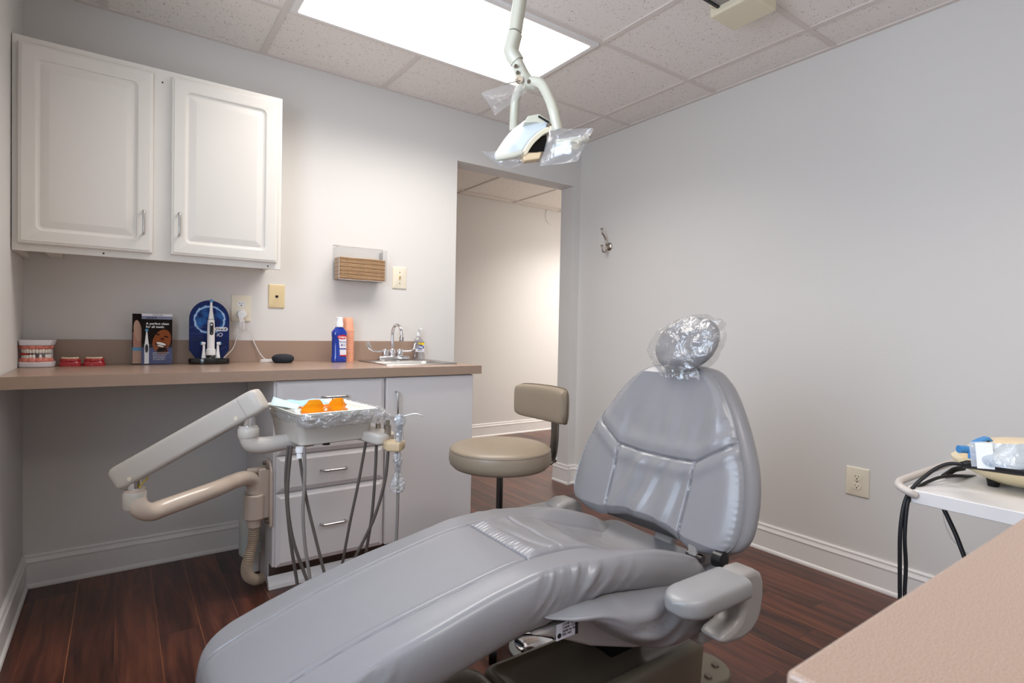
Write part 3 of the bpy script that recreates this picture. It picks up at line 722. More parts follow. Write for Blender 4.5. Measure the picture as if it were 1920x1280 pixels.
for zz in (0.136, 0.130, 0.119, 0.113, 0.104):
    lettering('round clean with gentle care', 0.0042, (dx_-0.074, py-0.0006, CT+zz), M['slate'], t)
lettering('NEW', 0.0075, (dx_+0.047, py-0.0006, CT+0.086), M['slate'], t, align='CENTER')
mk('printed_stripe', MB().prism([(dx_+0.040,CT+0.063),(dx_+0.043,CT+0.063),(dx_+0.068,CT+0.076),(dx_+0.065,CT+0.076)], 'y', py-0.0004, py-0.0007), M['slate'], t, flat=True)
# the toothbrush standing on its charger
tx_, ty_ = dx_+0.003, dy_-0.019; tz = CT+0.0405
t = thing('electric_toothbrush', 'white electric toothbrush standing upright on the blue display', 'toothbrush', (tx_, ty_, tz))
mk('handle', MB().lathe([(0.001,0),(0.0185,0),(0.0190,0.010),(0.0185,0.026),(0.0150,0.028),(0.0150,0.060),(0.0152,0.110),(0.0140,0.150),(0.0125,0.156),(0.001,0.157)], (tx_, ty_, tz), 32), M['white_gloss'], t)
mk('brush_head', MB().lathe([(0.001,0.1575),(0.0120,0.158),(0.0100,0.172),(0.0065,0.195),(0.0048,0.222),(0.0045,0.240),(0.001,0.241)], (tx_, ty_, tz), 24), M['white_gloss'], t)
mk('bristles', MB().cyl((tx_, ty_-0.004, tz+0.2385), (tx_, ty_-0.014, tz+0.2385), 0.0068, n=16).box(tx_-0.006, tx_+0.006, ty_-0.004, ty_+0.004, tz+0.232, tz+0.245), M['print_blue'], t)
mk('display', MB().loft([[(tx_+px, ty_-yy_, tz+pz) for px, pz in rrect(-0.0078+d_, 0.0078-d_, 0.088+d_, 0.144-d_, 0.0075-d_)] for d_, yy_ in ((0,0.010),(0,0.0150),(0.002,0.0158))]), M['black_gloss'], t)
mk('button', MB().lathe([(0.0028,-0.0160),(0.0042,-0.0160),(0.0042,-0.0168),(0.0028,-0.0168)], (tx_, ty_, tz+0.134), 20, 'y'), M['wire_white'], t)
mk('indicator', MB().cyl((tx_, ty_-0.0155, tz+0.096), (tx_, ty_-0.0165, tz+0.096), 0.0016, n=10), M['wire_white'], t)
def refill(xc, lab):
    zb_ = CT+0.0268; yc = dy_-0.014
    t = thing('brush_head', lab, 'toothbrush head', (xc, yc, zb_), 'brush heads on the toothbrush display')
    mk('neck', MB().lathe([(0.001,0),(0.0098,0),(0.0098,0.003),(0.0060,0.030),(0.0048,0.055),(0.0042,0.060),(0.001,0.061)], (xc, yc, zb_), 20), M['white_gloss'], t)
    s_ = -1 if xc < dx_ else 1
    mk('bristles', MB().cyl((xc-0.004*s_, yc, zb_+0.063), (xc+0.010*s_, yc-0.003, zb_+0.065), 0.0075, n=14), M['white'], t)
    mk('bristles', MB().cyl((xc+0.0095*s_, yc-0.003, zb_+0.065), (xc+0.0135*s_, yc-0.004, zb_+0.0655), 0.0052, n=12), M['print_blue'], t)
refill(dx_-0.024, 'white brush head standing left of the electric toothbrush')
refill(dx_+0.031, 'white brush head standing right of the electric toothbrush')

# --- plug adapter, cables, smart speaker
ax_, az_ = 0.782, 1.125
t = thing('plug_adapter', 'round white plug adapter in the back wall outlet', 'plug adapter', (ax_, -0.008, az_))
mk('body', MB().lathe([(0.001,-0.0082),(0.020,-0.0082),(0.0215,-0.012),(0.0215,-0.028),(0.018,-0.034),(0.001,-0.036)], (ax_, 0, az_-0.005), 28, 'y'), M['white'], t)
lp = MB()
for k in range(4):
    o1 = 0.004*k
    lp.tube(smooth_path([(ax_-0.016+o1, -0.037, az_-0.012), (ax_-0.012+o1, -0.045, az_-0.035), (ax_-0.012+o1*1.2, -0.042, az_-0.070), (ax_-0.004+o1, -0.038, az_-0.076), (ax_-0.001+o1*0.8, -0.040, az_-0.045), (ax_-0.008+o1*0.5, -0.037, az_-0.014)], 6), 0.0020, 6)
lp.tube([(ax_-0.014,-0.046,az_-0.043),(ax_+0.010,-0.046,az_-0.038)], 0.0022, 6)
mk('coiled_cable', lp, M['wire_white'], t)
mk('cable', MB().tube(smooth_path([(ax_+0.006,-0.038,az_-0.045),(ax_+0.035,-0.030,az_-0.090),(ax_+0.060,-0.026,az_-0.150),(ax_+0.085,-0.035,az_-0.200),(ax_+0.105,-0.060,CT+0.009)], 8), 0.0021, 8), M['wire_white'], t)
mk('cable', MB().tube(smooth_path([(ax_-0.002,-0.040,az_-0.070),(ax_-0.020,-0.028,az_-0.110),(ax_-0.035,-0.032,az_-0.160),(ax_-0.062,-0.060,CT+0.040),(ax_-0.10,-0.085,CT+0.010)], 8), 0.0021, 8), M['wire_white'], t)
sx_, sy_ = 0.946, -0.125
t = thing('smart_speaker', 'black fabric puck speaker beside the coiled white cable', 'speaker', (sx_, sy_, CT))
mk('fabric_body', MB().lathe([(0.001,0.0),(0.034,0.0),(0.042,0.004),(0.0485,0.014),(0.050,0.021),(0.047,0.030),(0.036,0.038),(0.018,0.041),(0.001,0.0415)], (sx_, sy_, CT), 40), M['fabric'], t)
cb = MB()
for k in range(4):
    cb.tube([(0.885+0.030*math.cos(a)*(1-0.05*k), -0.065+0.016*math.sin(a), CT+0.003+0.0032*k) for a in [2*PI*j/20 for j in range(21)]], 0.0016, 6)
cb.tube(smooth_path([(0.887,-0.065,CT+0.009),(0.91,-0.075,CT+0.016),(0.935,-0.085,CT+0.022)], 6), 0.0016, 6)
solo('coiled_cable', cb, M['wire_white'], 'coil of white cable lying behind the puck speaker', 'cable', (0.885, -0.065, CT))

# --- mouthwash bottle
mx, my = 1.203, -0.155
t = thing('mouthwash_bottle', 'blue mouthwash bottle with white cap beside the coral cups', 'bottle', (mx, my, CT))
prof = [(0.034,0.0),(0.0375,0.004),(0.0375,0.020),(0.0355,0.028),(0.0355,0.120),(0.0375,0.135),(0.0375,0.148),(0.034,0.156),(0.020,0.172),(0.017,0.180)]
rings = []
for r_, h_ in [(0.001,0.0)]+prof+[(0.001,0.181)]:
    rings.append([(mx+r_*math.copysign(abs(math.cos(a))**0.75, math.cos(a)), my+r_*0.66*math.copysign(abs(math.sin(a))**0.8, math.sin(a)), CT+h_) for a in [2*PI*j/40 for j in range(40)]])
mk('body', MB().loft(rings), M['mw_blue'], t)
mk('cap', MB().lathe([(0.001,0.175),(0.019,0.175),(0.019,0.196),(0.0165,0.200),(0.0175,0.222),(0.015,0.225),(0.001,0.225)], (mx, my, CT), 28), M['white'], t)
yl = my-0.0355*0.66-0.0006
mk('label', MB().prism([(mx-0.010,CT+0.122),(mx+0.029,CT+0.122),(mx+0.029,CT+0.070),(mx-0.004,CT+0.070)], 'y', yl+0.004, yl), M['label_white'], t, flat=True)
mk('label', MB().prism([(mx-0.004,CT+0.064),(mx+0.029,CT+0.064),(mx+0.029,CT+0.032),(mx-0.002,CT+0.032)], 'y', yl+0.004, yl), M['label_white'], t, flat=True)
mk('label', MB().prism([(mx-0.002,CT+0.037),(mx+0.029,CT+0.037),(mx+0.029,CT+0.031),(mx-0.002,CT+0.031)], 'y', yl, yl-0.0004), M['label_red'], t, flat=True)
pts = [(mx+0.008+0.024*math.cos(a), CT+0.126+0.011*math.sin(a)) for a in [2*PI*j/24 for j in range(24)]]
mk('label', MB().prism(pts, 'y', yl+0.003, yl-0.0006), M['label_red'], t, flat=True)
lettering('Colgate', 0.0125, (mx+0.009, yl-0.0008, CT+0.122), M['white'], t, align='CENTER', bold=0.0003)
lettering('Peroxyl', 0.014, (mx+0.012, yl-0.0002, CT+0.098), M['label_navy'], t, align='CENTER')
mk('label', ellface(mx+0.006, CT+0.085, 0.004, 0.004, yl-0.0001), M['label_navy'], t, flat=True)
lettering('mouth sore\nrinse', 0.006, (mx+0.020, yl-0.0002, CT+0.087), M['slate'], t, align='CENTER')

# --- stack of inverted cups, each nested over the next
cxx, cyy = 1.268, -0.095
cupm = MB()
n_ = 32
outer = [(0.0300,0.0),(0.0308,0.0015),(0.0305,0.003),(0.0295,0.0035),(0.0262,0.040),(0.0235,0.066),(0.0225,0.068)]
inner = [(0.0219,0.0665),(0.0235,0.062),(0.0257,0.040),(0.0290,0.0036),(0.0293,0.0)]
cupm.lathe(outer+[(0.001,0.0685),(0.001,0.0668)]+inner+[outer[0]], (cxx, cyy, CT), n_, cap=False)
first = None
NC = 21; pitch = 0.0078
for i in range(NC):
    if first is None:
        first = solo('plastic_cup', cupm, M['cup'], 'upside-down coral plastic cup, lowest of the stack by the mouthwash', 'cup', (cxx, cyy, CT), 'coral cups nested upside down in a stack')
    else:
        c_ = first.copy(); link(c_); c_.location = (cxx, cyy, CT+i*pitch)
        c_['label'] = 'upside-down coral plastic cup within the nested stack by the mouthwash' if i < NC-1 else 'upside-down coral plastic cup on top of the nested stack'
first['label'] = 'upside-down coral plastic cup at the foot of the nested stack'

# --- sink and faucet
t = thing('sink', 'small stainless steel drop-in bar sink in the counter', 'sink', (1.525, -0.27, CT))
SX0, SX1, SY0, SY1 = 1.325, 1.72, -0.455, -0.075
zc = CT+0.0003
def sr(d, z, r, dyb=0.0): return [(px, py_, z) for px, py_ in rrect(SX0+d, SX1-d, SY0+d, SY1-d-dyb, r)]
rings = [sr(0, zc, 0.02), sr(0.002, zc+0.004, 0.02), sr(0.008, zc+0.006, 0.02), sr(0.026, zc+0.003, 0.03, 0.055), sr(0.034, zc-0.004, 0.035, 0.058), sr(0.042, zc-0.09, 0.04, 0.060), sr(0.058, zc-0.115, 0.045, 0.062), sr(0.10, zc-0.120, 0.05, 0.10)]
rings += [sr(0.10, zc-0.122, 0.05, 0.10), sr(0.056, zc-0.118, 0.045, 0.060), sr(0.040, zc-0.092, 0.04, 0.058), sr(0.030, zc-0.004, 0.03, 0.052), sr(0.024, zc, 0.03, 0.052)]
mb = MB().loft(rings, cap=False); m_ = len(rings[0])
mb.f.append(tuple(7*m_+j for j in range(m_))); mb.f.append(tuple(8*m_+j for j in reversed(range(m_))))
mk('bowl', mb, M['steel'], t, ang=60)
mk('drain', MB().lathe([(0.001,0),(0.028,0),(0.030,0.002),(0.020,0.003),(0.001,0.001)], (1.525,-0.30,zc-0.120), 24), M['chrome'], t)
fx, fy, fz = 1.515, -0.105, zc+0.0045
t = thing('faucet', 'chrome gooseneck faucet with two blade handles at the sink', 'faucet', (fx, fy, fz))
mk('base', MB().box(fx-0.086, fx+0.086, fy-0.020, fy+0.018, fz, fz+0.020), M['chrome'], t, bevel=0.006, seg=3)
mk('spout_collar', MB().lathe([(0.001,0.019),(0.017,0.019),(0.016,0.030),(0.018,0.040),(0.0165,0.050),(0.011,0.058),(0.001,0.060)], (fx-0.008, fy, fz), 28), M['chrome'], t)
gx = fx-0.008
path = [(gx, fy, fz+0.055), (gx, fy, fz+0.130)] + [(gx+0.006*(1-math.cos(a)), fy-0.045*(1-math.cos(a)), fz+0.140+0.048*math.sin(a)) for a in [PI*k/12 for k in range(0, 13)]] 
path.append((gx+0.013, fy-0.090, fz+0.128))
mk('spout', MB().tube(path, 0.0085, 16), M['chrome'], t)
mk('aerator', MB().lathe([(0.001,-0.030),(0.0105,-0.030),(0.0115,-0.026),(0.0115,-0.006),(0.009,-0.002),(0.001,0.0)], (gx+0.013, fy-0.090, fz+0.130), 24), M['steel'], t)
for s_ in (-1, 1):
    hx = fx+s_*0.042 - 0.006; ks = 1.12 if s_ < 0 else 0.90
    h = mk('handle_hub', MB().lathe([(0.001,0.020),(0.018,0.020),(0.0195,0.026),(0.018,0.052),(0.015,0.057),(0.001,0.058)], (hx, fy, fz), 28), M['chrome'], t)
    pp = smooth_path([(hx, fy-0.004, fz+0.046), (hx+s_*0.030*ks, fy-0.012, fz+0.046), (hx+s_*0.062*ks, fy-0.020, fz+0.048), (hx+s_*0.082*ks, fy-0.025, fz+0.062), (hx+s_*0.094*ks, fy-0.028, fz+0.084), (hx+s_*0.100*ks, fy-0.029, fz+0.092)], 6)
    n_ = len(pp); rads = [0.0045+0.0075*sst(0.45, 0.8, k/(n_-1)) for k in range(n_)]; rads[-1] = 0.009
    mbh = MB(); rings = []
    for k, p_ in enumerate(pp):
        tt = (pp[min(k+1,n_-1)]-pp[max(k-1,0)]).normalized(); nv = Vector((0,1,0)); bv = tt.cross(nv).normalized(); th_ = 0.0032; rads[k] = max(rads[k], 0.0040)
        rings.append([p_+nv*math.cos(q)*th_*1.3+bv*math.sin(q)*rads[k]*0.95 for q in [2*PI*j/14 for j in range(14)]])
    mk('blade_handle', mbh.loft(rings), M['chrome'], h)
# --- soap bottle
ox_, oy_ = 1.700, -0.050
ox_ = 1.688
t = thing('soap_bottle', 'clear hand soap bottle with yellow and blue label behind the sink', 'soap bottle', (ox_, oy_, CT))
zb_ = CT+0.0005
def ring2(r_, h_): return [(ox_+r_*math.copysign(abs(math.cos(a))**0.8, math.cos(a)), oy_+min(r_*0.62, 0.023)*math.copysign(abs(math.sin(a))**0.8, math.sin(a)), zb_+h_) for a in [2*PI*j/32 for j in range(32)]]
mk('bottle', MB().loft([ring2(r_, h_) for r_, h_ in ((0.001,0),(0.036,0),(0.0385,0.005),(0.0385,0.022),(0.034,0.034),(0.028,0.060),(0.028,0.098),(0.024,0.112),(0.015,0.122),(0.012,0.124),(0.012,0.132),(0.001,0.132))]), M['soap'], t)
mk('pump', MB().lathe([(0.001,0.1325),(0.014,0.1325),(0.013,0.150),(0.006,0.152),(0.005,0.170),(0.001,0.170)], (ox_, oy_, zb_), 20).box(ox_-0.008, ox_+0.008, oy_-0.030, oy_+0.008, zb_+0.168, zb_+0.178), M['white'], t, bevel=0.001)
mk('label', MB().box(ox_-0.0265, ox_+0.0265, oy_-0.0200, oy_-0.0183, zb_+0.044, zb_+0.100), M['label_white'], t, flat=True)
mk('label', MB().box(ox_-0.0265, ox_+0.0265, oy_-0.0206, oy_-0.0201, zb_+0.083, zb_+0.097), M['label_yellow'], t, flat=True)
mk('label', MB().box(ox_-0.0265, ox_+0.0265, oy_-0.0206, oy_-0.0201, zb_+0.097, zb_+0.100), M['label_navy'], t, flat=True)
mk('label', ellface(ox_, zb_+0.071, 0.025, 0.013, oy_-0.0201), M['label_navy'], t, flat=True)
lettering('Dial', 0.021, (ox_, oy_-0.0212, zb_+0.064), M['white'], t, align='CENTER', bold=0.0006)
lettering('Gold', 0.008, (ox_, oy_-0.0209, zb_+0.087), M['label_navy'], t, align='CENTER')
lettering('hand soap', 0.007, (ox_, oy_-0.0209, zb_+0.050), M['ink'], t, align='CENTER')

# ================================================================== delivery unit on its arm
t = thing('dental_delivery_unit', 'beige swing arm with instrument tray head mounted on the drawer cabinet side', 'dental delivery unit', (0.74, -0.52, 0.25))
U = t
# mounting plate, bolts, sleeve
mk('mounting_plate', MB().prism([(-0.575,0.27),(-0.572,0.49),(-0.545,0.525),(-0.475,0.525),(-0.470,0.52),(-0.470,0.27),(-0.478,0.262),(-0.567,0.262)], 'x', 0.8105, 0.8005), M['tube_arm'], t, bevel=0.003)
for y, z in ((-0.49,0.508),(-0.548,0.500),(-0.49,0.288),(-0.552,0.286)): mk('bolt', MB().cyl((0.802,y,z),(0.788,y,z),0.008,n=6), M['screw'], t)
mk('bracket', MB().box(0.762, 0.803, -0.555, -0.488, 0.30, 0.50), M['tube_arm'], t, bevel=0.006, seg=3)
px_, py_ = 0.752, -0.53
mk('pivot_sleeve', MB().lathe([(0.001,0.300),(0.036,0.300),(0.040,0.305),(0.040,0.395),(0.036,0.400),(0.001,0.400)], (px_,py_,0), 32), M['tube_arm'], t)
mk('sleeve_collar', MB().lathe([(0.001,0.268),(0.026,0.268),(0.028,0.302),(0.001,0.302)], (px_,py_,0), 28), M['tube_arm'], t)
mk('bracket_spigot', MB().cyl((0.80,-0.515,0.485),(0.725,-0.515,0.487),0.014,n=16), M['tube_arm'], t)
# lower arm: one bent tube from the pivot to the lower elbow
pth = smooth_path([(px_,py_,0.401),(px_,py_,0.425),(px_-0.012,py_-0.008,0.456),(px_-0.045,py_-0.035,0.475),(px_-0.095,py_-0.075,0.476)]
    + [(0.581, -0.725, 0.488), (0.436, -0.806, 0.475), (0.393, -0.837, 0.475), (0.363, -0.852, 0.497), (0.352, -0.845, 0.53), (0.35, -0.843, 0.556)], 7)
mk('lower_arm', MB().tube(pth, 0.0285, 28), M['tube_arm'], t)
e0 = (0.35, -0.843, 0.546)
mk('elbow_collar', MB().lathe([(0.001,-0.055),(0.0290,-0.050),(0.0315,-0.045),(0.0315,-0.001),(0.028,0.004),(0.001,0.004)], e0, 30), M['shell'], t)
mk('post', MB().cyl((e0[0],e0[1],e0[2]+0.002),(e0[0],e0[1],e0[2]+0.055),0.019,n=24), M['chrome'], t)
mk('wiring', MB().tube(smooth_path([(e0[0]+0.012,e0[1]-0.020,e0[2]+0.016),(e0[0]+0.020,e0[1]-0.020,e0[2]+0.03),(e0[0]+0.036,e0[1]-0.018,e0[2]+0.045)],5), 0.0022, 8), mat('yellow_wire', (196,170,40), 0.5), t)
# spring arm: a rounded rectangular beam
A = Vector((0.318, -0.82, 0.593)); B = Vector((0.655, -1.036, 0.83))
dr = (B-A).normalized(); side = dr.cross(Vector((0,0,1))).normalized(); upv = side.cross(dr).normalized()
def beam_ring(c, hw_, hh_, r=0.012): return [c + side*a_ + upv*b_ for a_, b_ in rrect(-hw_, hw_, -hh_, hh_, r, 5)]
L_ = (B-A).length
rings = []
for u, k in ((-0.020,0.55),(-0.016,0.80),(-0.008,0.95),(0.004,1.0),(L_-0.032,1.0)):
    rings.append(beam_ring(A+dr*u, 0.030*k, 0.037*k, 0.014*k))
mk('spring_arm', MB().loft(rings), M['shell'], t, ang=50)
rings = [beam_ring(A+dr*(L_-0.031), 0.0302, 0.0375, 0.014)]
for u, k in ((0.002,1.0),(0.014,0.97),(0.022,0.86),(0.026,0.6)): rings.append(beam_ring(A+dr*(L_+u), 0.0302*k, 0.0375*k, 0.014*k))
mk('spring_arm_end_cap', MB().loft(rings), M['shell'], t, ang=50)
for u, v in ((0.036,-0.020),(L_-0.062,-0.018)):
    p = A+dr*u+upv*v; q = p-side*0 
    s_ = 1 if (side.y < 0) else -1
    mk('pivot_screw', MB().cyl(p+side*s_*0.0295, p+side*s_*0.032, 0.0065, n=16), M['shell2'], t)
# upper post, elbow, horizontal arm
q0 = (0.639, -1.024, 0.755)
mk('post', MB().cyl((q0[0],q0[1],q0[2]-0.008),(q0[0]+0.004,q0[1],q0[2]+0.058),0.018,n=24), M['chrome'], t)
el = smooth_path([(q0[0],q0[1],q0[2]), (q0[0]-0.001,q0[1],q0[2]-0.030), (q0[0]+0.012,q0[1],q0[2]-0.058), (q0[0]+0.045,q0[1]+0.002,q0[2]-0.066), (q0[0]+0.10,q0[1]+0.006,q0[2]-0.064), (q0[0]+0.20,q0[1]+0.012,q0[2]-0.060)], 7)
mk('upper_arm', MB().tube(el, 0.0265, 28), M['shell'], t)
mk('elbow_collar', MB().lathe([(0.001,-0.035),(0.0285,-0.035),(0.0305,-0.030),(0.0305,-0.010),(0.027,-0.005),(0.001,-0.005)], q0, 30), M['shell'], t)
# tray head
RZ = Matrix.Translation((0.766,-1.143,0)) @ Matrix.Rotation(math.radians(6), 4, 'Z')
def hb_ring(z, d, w_=0.235, l_=0.25, r=0.02): return [tuple(RZ @ Vector((a_, b_, z))) for a_, b_ in rrect(-d, w_+d, -d, l_+d, r)]
mk('tray_head', MB().loft([hb_ring(0.697,-0.006), hb_ring(0.700,-0.001), hb_ring(0.706,0.0), hb_ring(0.752,0.006), hb_ring(0.757,0.010,r=0.024), hb_ring(0.783,0.014,r=0.024), hb_ring(0.788,0.010,r=0.024)]), M['shell'], t, ang=40)
mk('rubber_foot', MB().cyl(tuple(RZ @ Vector((0.09,0.02,0.690))), tuple(RZ @ Vector((0.09,0.02,0.6972))), 0.012, n=16), M['black'], t)
# instrument bar and holder to the right of the head
ia = Vector((0.975, -1.03, 0.713)); ib = Vector((1.039, -1.174, 0.7))
def bar_loft(pts, hw_, hh_):
    rings = []
    for i, p in enumerate(pts):
        tt = (pts[min(i+1,len(pts)-1)]-pts[max(i-1,0)]).normalized(); s2 = tt.cross(Vector((0,0,1))).normalized(); u2 = s2.cross(tt)
        k = 0.7 if i in (0, len(pts)-1) else 1.0
        rings.append([p+s2*a_+u2*b_ for a_, b_ in rrect(-hw_*k, hw_*k, -hh_*k, hh_*k, hh_*0.5*k, 5)])
    return MB().loft(rings)
dv = (ib-ia)
mk('instrument_bar', bar_loft([ia, ia+dv*0.03, ia+dv*0.92, ib], 0.040, 0.0185), M['shell'], t, ang=50)
hc = Vector((1.053, -1.208, 0.683))
hdir = Vector((0.75,-0.62,0.0)).normalized()
mk('instrument_holder', bar_loft([hc-hdir*0.030-Vector((0.012,0,-0.002)), hc-hdir*0.025, hc+hdir*0.018, hc+hdir*0.024], 0.030, 0.016), M['holder'], t, ang=50)
# couplings standing in the holder
for x, y, d_, s_ in ((728,806,1.735,1.0),(709,793,1.80,0.8)):
    pass
c1 = Vector((1.042, -1.163, 0.717))
mk('handpiece_coupling', MB().lathe([(0.001,-0.01),(0.011*1,-0.01),(0.011,0.028),(0.0065,0.030),(0.0065,0.044),(0.001,0.044)], tuple(c1), 20), M['nickel'], t)
c2 = Vector((1.035, -1.097, 0.724))
mk('handpiece_coupling', MB().lathe([(0.001,-0.03),(0.009,-0.03),(0.009,0.022),(0.006,0.024),(0.006,0.032),(0.001,0.032)], tuple(c2), 20), M['nickel'], t)
# white valve under the head
vq = Vector((0.765, -1.138, 0.682))
mk('valve', MB().lathe([(0.001,-0.020),(0.009,-0.020),(0.009,-0.004),(0.0125,-0.002),(0.0125,0.014),(0.001,0.014)], tuple(vq), 20), M['white'], t)
# hoses hanging in loops below the head
def hose(pts, r, m, nm='hose'): return mk(nm, MB().tube(smooth_path(pts, 7), r, 12), m, t)
hA = [(0.777, -1.147, 0.696), (0.778, -1.148, 0.593), (0.775, -1.146, 0.493), (0.781, -1.15, 0.394), (0.793, -1.158, 0.302)]
hB = [(0.771, -1.118, 0.658), (0.78, -1.124, 0.588), (0.797, -1.136, 0.487), (0.833, -1.162, 0.316)]
hC = [(0.749, -1.066, 0.687), (0.743, -1.062, 0.578), (0.755, -1.07, 0.407), (0.774, -1.084, 0.262)]
hD = [(0.751, -1.092, 0.692), (0.743, -1.086, 0.533), (0.758, -1.097, 0.398), (0.792, -1.121, 0.28)]
hE = [(0.99, -1.102, 0.683), (0.972, -1.09, 0.552), (0.949, -1.073, 0.406), (0.933, -1.061, 0.287)]
hF = [(1.019, -1.123, 0.687), (1.017, -1.122, 0.59), (1.01, -1.117, 0.444), (0.997, -1.107, 0.325)]
hG = [(1.036, -1.184, 0.675), (1.028, -1.179, 0.565), (1.001, -1.159, 0.44), (0.958, -1.128, 0.323)]
hH = [(1.053, -1.221, 0.668), (1.055, -1.222, 0.571), (1.055, -1.222, 0.466), (1.053, -1.221, 0.378)]
def loop(a_, b_, zlow, r, m):
    p0, p1 = Vector(a_[-1]), Vector(b_[-1]); mid = (p0+p1)/2
    d0 = (p0-Vector(a_[-2])).normalized()*0.05; d1 = (p1-Vector(b_[-2])).normalized()*0.05
    hose(a_ + [tuple(p0+d0), (p0.x*0.7+mid.x*0.3, p0.y*0.7+mid.y*0.3, zlow+0.03), (mid.x, mid.y, zlow), (p1.x*0.7+mid.x*0.3, p1.y*0.7+mid.y*0.3, zlow+0.03), tuple(p1+d1)] + b_[::-1], r, m)
loop(hA, hH, 0.13, 0.0052, M['hose_grey'])
loop(hB, hE, 0.17, 0.0048, M['hose_dark'])
loop(hC, hF, 0.15, 0.0052, M['hose_dark'])
loop(hD, hG, 0.19, 0.0052, M['hose_dark'])
# water bottle and corrugated hose under the pivot
bq = (0.757, -0.42, 0)
mk('water_bottle', MB().lathe([(0.001,0.115),(0.034,0.115),(0.042,0.125),(0.043,0.150),(0.043,0.270),(0.038,0.295),(0.022,0.318),(0.018,0.335),(0.001,0.336)], bq, 32), M['milky'], t)
mk('bottle_water', MB().lathe([(0.001,0.119),(0.032,0.119),(0.040,0.129),(0.041,0.200),(0.001,0.201)], bq, 28), M['teal_water'], t)
mk('bottle_cap', MB().lathe([(0.001,0.336),(0.019,0.336),(0.019,0.385),(0.014,0.392),(0.001,0.392)], bq, 24).box(bq[0], px_, -0.49, -0.46, 0.372, 0.386), M['tube_arm'], t)
cp = smooth_path([(px_,py_,0.275),(px_-0.004,py_,0.215),(px_-0.020,py_-0.012,0.160),(px_-0.030,py_-0.015,0.115),(px_-0.022,py_-0.010,0.078),(px_+0.006,py_,0.052),(px_+0.034,py_+0.006,0.050)], 16)
mk('corrugated_hose', MB().tube(cp, [0.0190+0.0024*(1 if i % 2 else -1) for i in range(len(cp))], 20), mat('taupe_corrugated', (176,158,138), 0.5), t, ang=80)
mk('junction_box', MB().prism([(0.772,0.0005),(0.772,0.085),(0.795,0.105),(0.8112,0.105),(0.8112,0.0005)], 'y', -0.34, -0.27), M['trim'], t, bevel=0.006)

# ---- instrument tray on the head
tr = thing('instrument_tray', 'white plastic instrument tray lying on the delivery unit head', 'tray', (0.86, -1.05, 0.789))
RT = Matrix.Translation((0.742,-1.205,0)) @ Matrix.Rotation(math.radians(6), 4, 'Z')
def tr_ring(z, d, r=0.018): return [tuple(RT @ Vector((a_, b_, z))) for a_, b_ in rrect(d, 0.262-d, d, 0.310-d, r)]
mk('tray_body', MB().loft([tr_ring(0.790,0.014), tr_ring(0.804,0.002), tr_ring(0.806,0.0), tr_ring(0.8075,0.002), tr_ring(0.806,0.006), tr_ring(0.7935,0.016), tr_ring(0.7925,0.024)]), M['molded'], tr, ang=50)
def on_tray(x, y, z=0.7935): return RT @ Vector((x, y, z))
# packages, mask, goggles
def pouch(name, label, cat, pts, z, m, th=0.003, wob=0.003, group=None, n=14):
    """a crumpled flat pack: two sheets between four corners given on the tray"""
    P = [Vector(p) for p in pts]; mb = MB()
    def pt(u, v, s_):
        p = (P[0]*(1-u)+P[1]*u)*(1-v)+(P[3]*(1-u)+P[2]*u)*v
        edge = min(u, 1-u, v, 1-v)
        h_ = th*min(1, edge*8)
        w_ = wob*noise.noise(Vector((p.x*28, p.y*28, p.z*28+z*50)))
        return (p.x, p.y, p.z+w_+s_*h_/2)
    rows = [[pt(i/n, j/n, 1) for i in range(n+1)]+[pt(i/n, j/n, -1) for i in range(n, -1, -1)] for j in range(n+1)]
    mb.loft(rows)
    return solo(name, mb, m, label, cat, tuple(sum(P, Vector())/4), group, ang=60)
def T_(x, y, z): return tuple(on_tray(x, y, z))
pouch('face_mask', 'pale blue folded mask at the back left corner of the instrument tray', 'face mask', [T_(0.03,0.215,0.800), T_(0.20,0.225,0.800), T_(0.19,0.300,0.810), T_(0.03,0.300,0.810)], 0.1, M['mask_blue'], 0.008, 0.006)
pouch('instrument_pouch', 'pale sterile pouch poking out over the left edge of the tray', 'sterile pouch', [T_(-0.014,0.205,0.815), T_(0.030,0.098,0.809), T_(0.070,0.132,0.809), T_(0.022,0.285,0.830)], 0.7, mat('pale_pouch', (206,224,230), 0.5, var=0.1, vscale=60), 0.006, 0.003)
mk_g = MB()
gz = 0.7945
# orange safety glasses
gt = thing('safety_glasses', 'orange tinted safety glasses lying on the instrument tray', 'safety glasses', tuple(on_tray(0.11,0.10,gz)))
def lens(xc, flip):
    mb = MB(); rows = []; n = 16
    for j in range(9):
        v = j/8; row = []
        for i in range(n+1):
            u = i/n*2-1
            topz = 0.045*(1-abs(u)**3.6*0.62) - (0.006 if u*flip > 0.5 else 0)
            x = xc+u*0.034; y = 0.055+0.020*u*u*(1 if u*flip > 0 else 0.35)+0.004*v
            row.append(tuple(on_tray(x, y, gz+0.001+v*topz)))
        rows.append(row)
    mb.loft(rows, cap=False, closed=False)
    return mb
for xc, fl in ((0.072, -1), (0.150, 1)):
    o = mk('lens', lens(xc, fl), M['orange'], gt, ang=80)
    s_ = o.modifiers.new('solid', 'SOLIDIFY'); s_.thickness = 0.002; s_.offset = 0
M['orange_solid'] = mat('orange_frame', (250,140,10), 0.15, coat=0.6, trans=0.35)
br = smooth_path([on_tray(0.098,0.056,gz+0.016), on_tray(0.111,0.050,gz+0.021), on_tray(0.124,0.056,gz+0.016)], 5)
mk('bridge', MB().tube([tuple(p) for p in br], 0.003, 8), M['orange_solid'], gt)
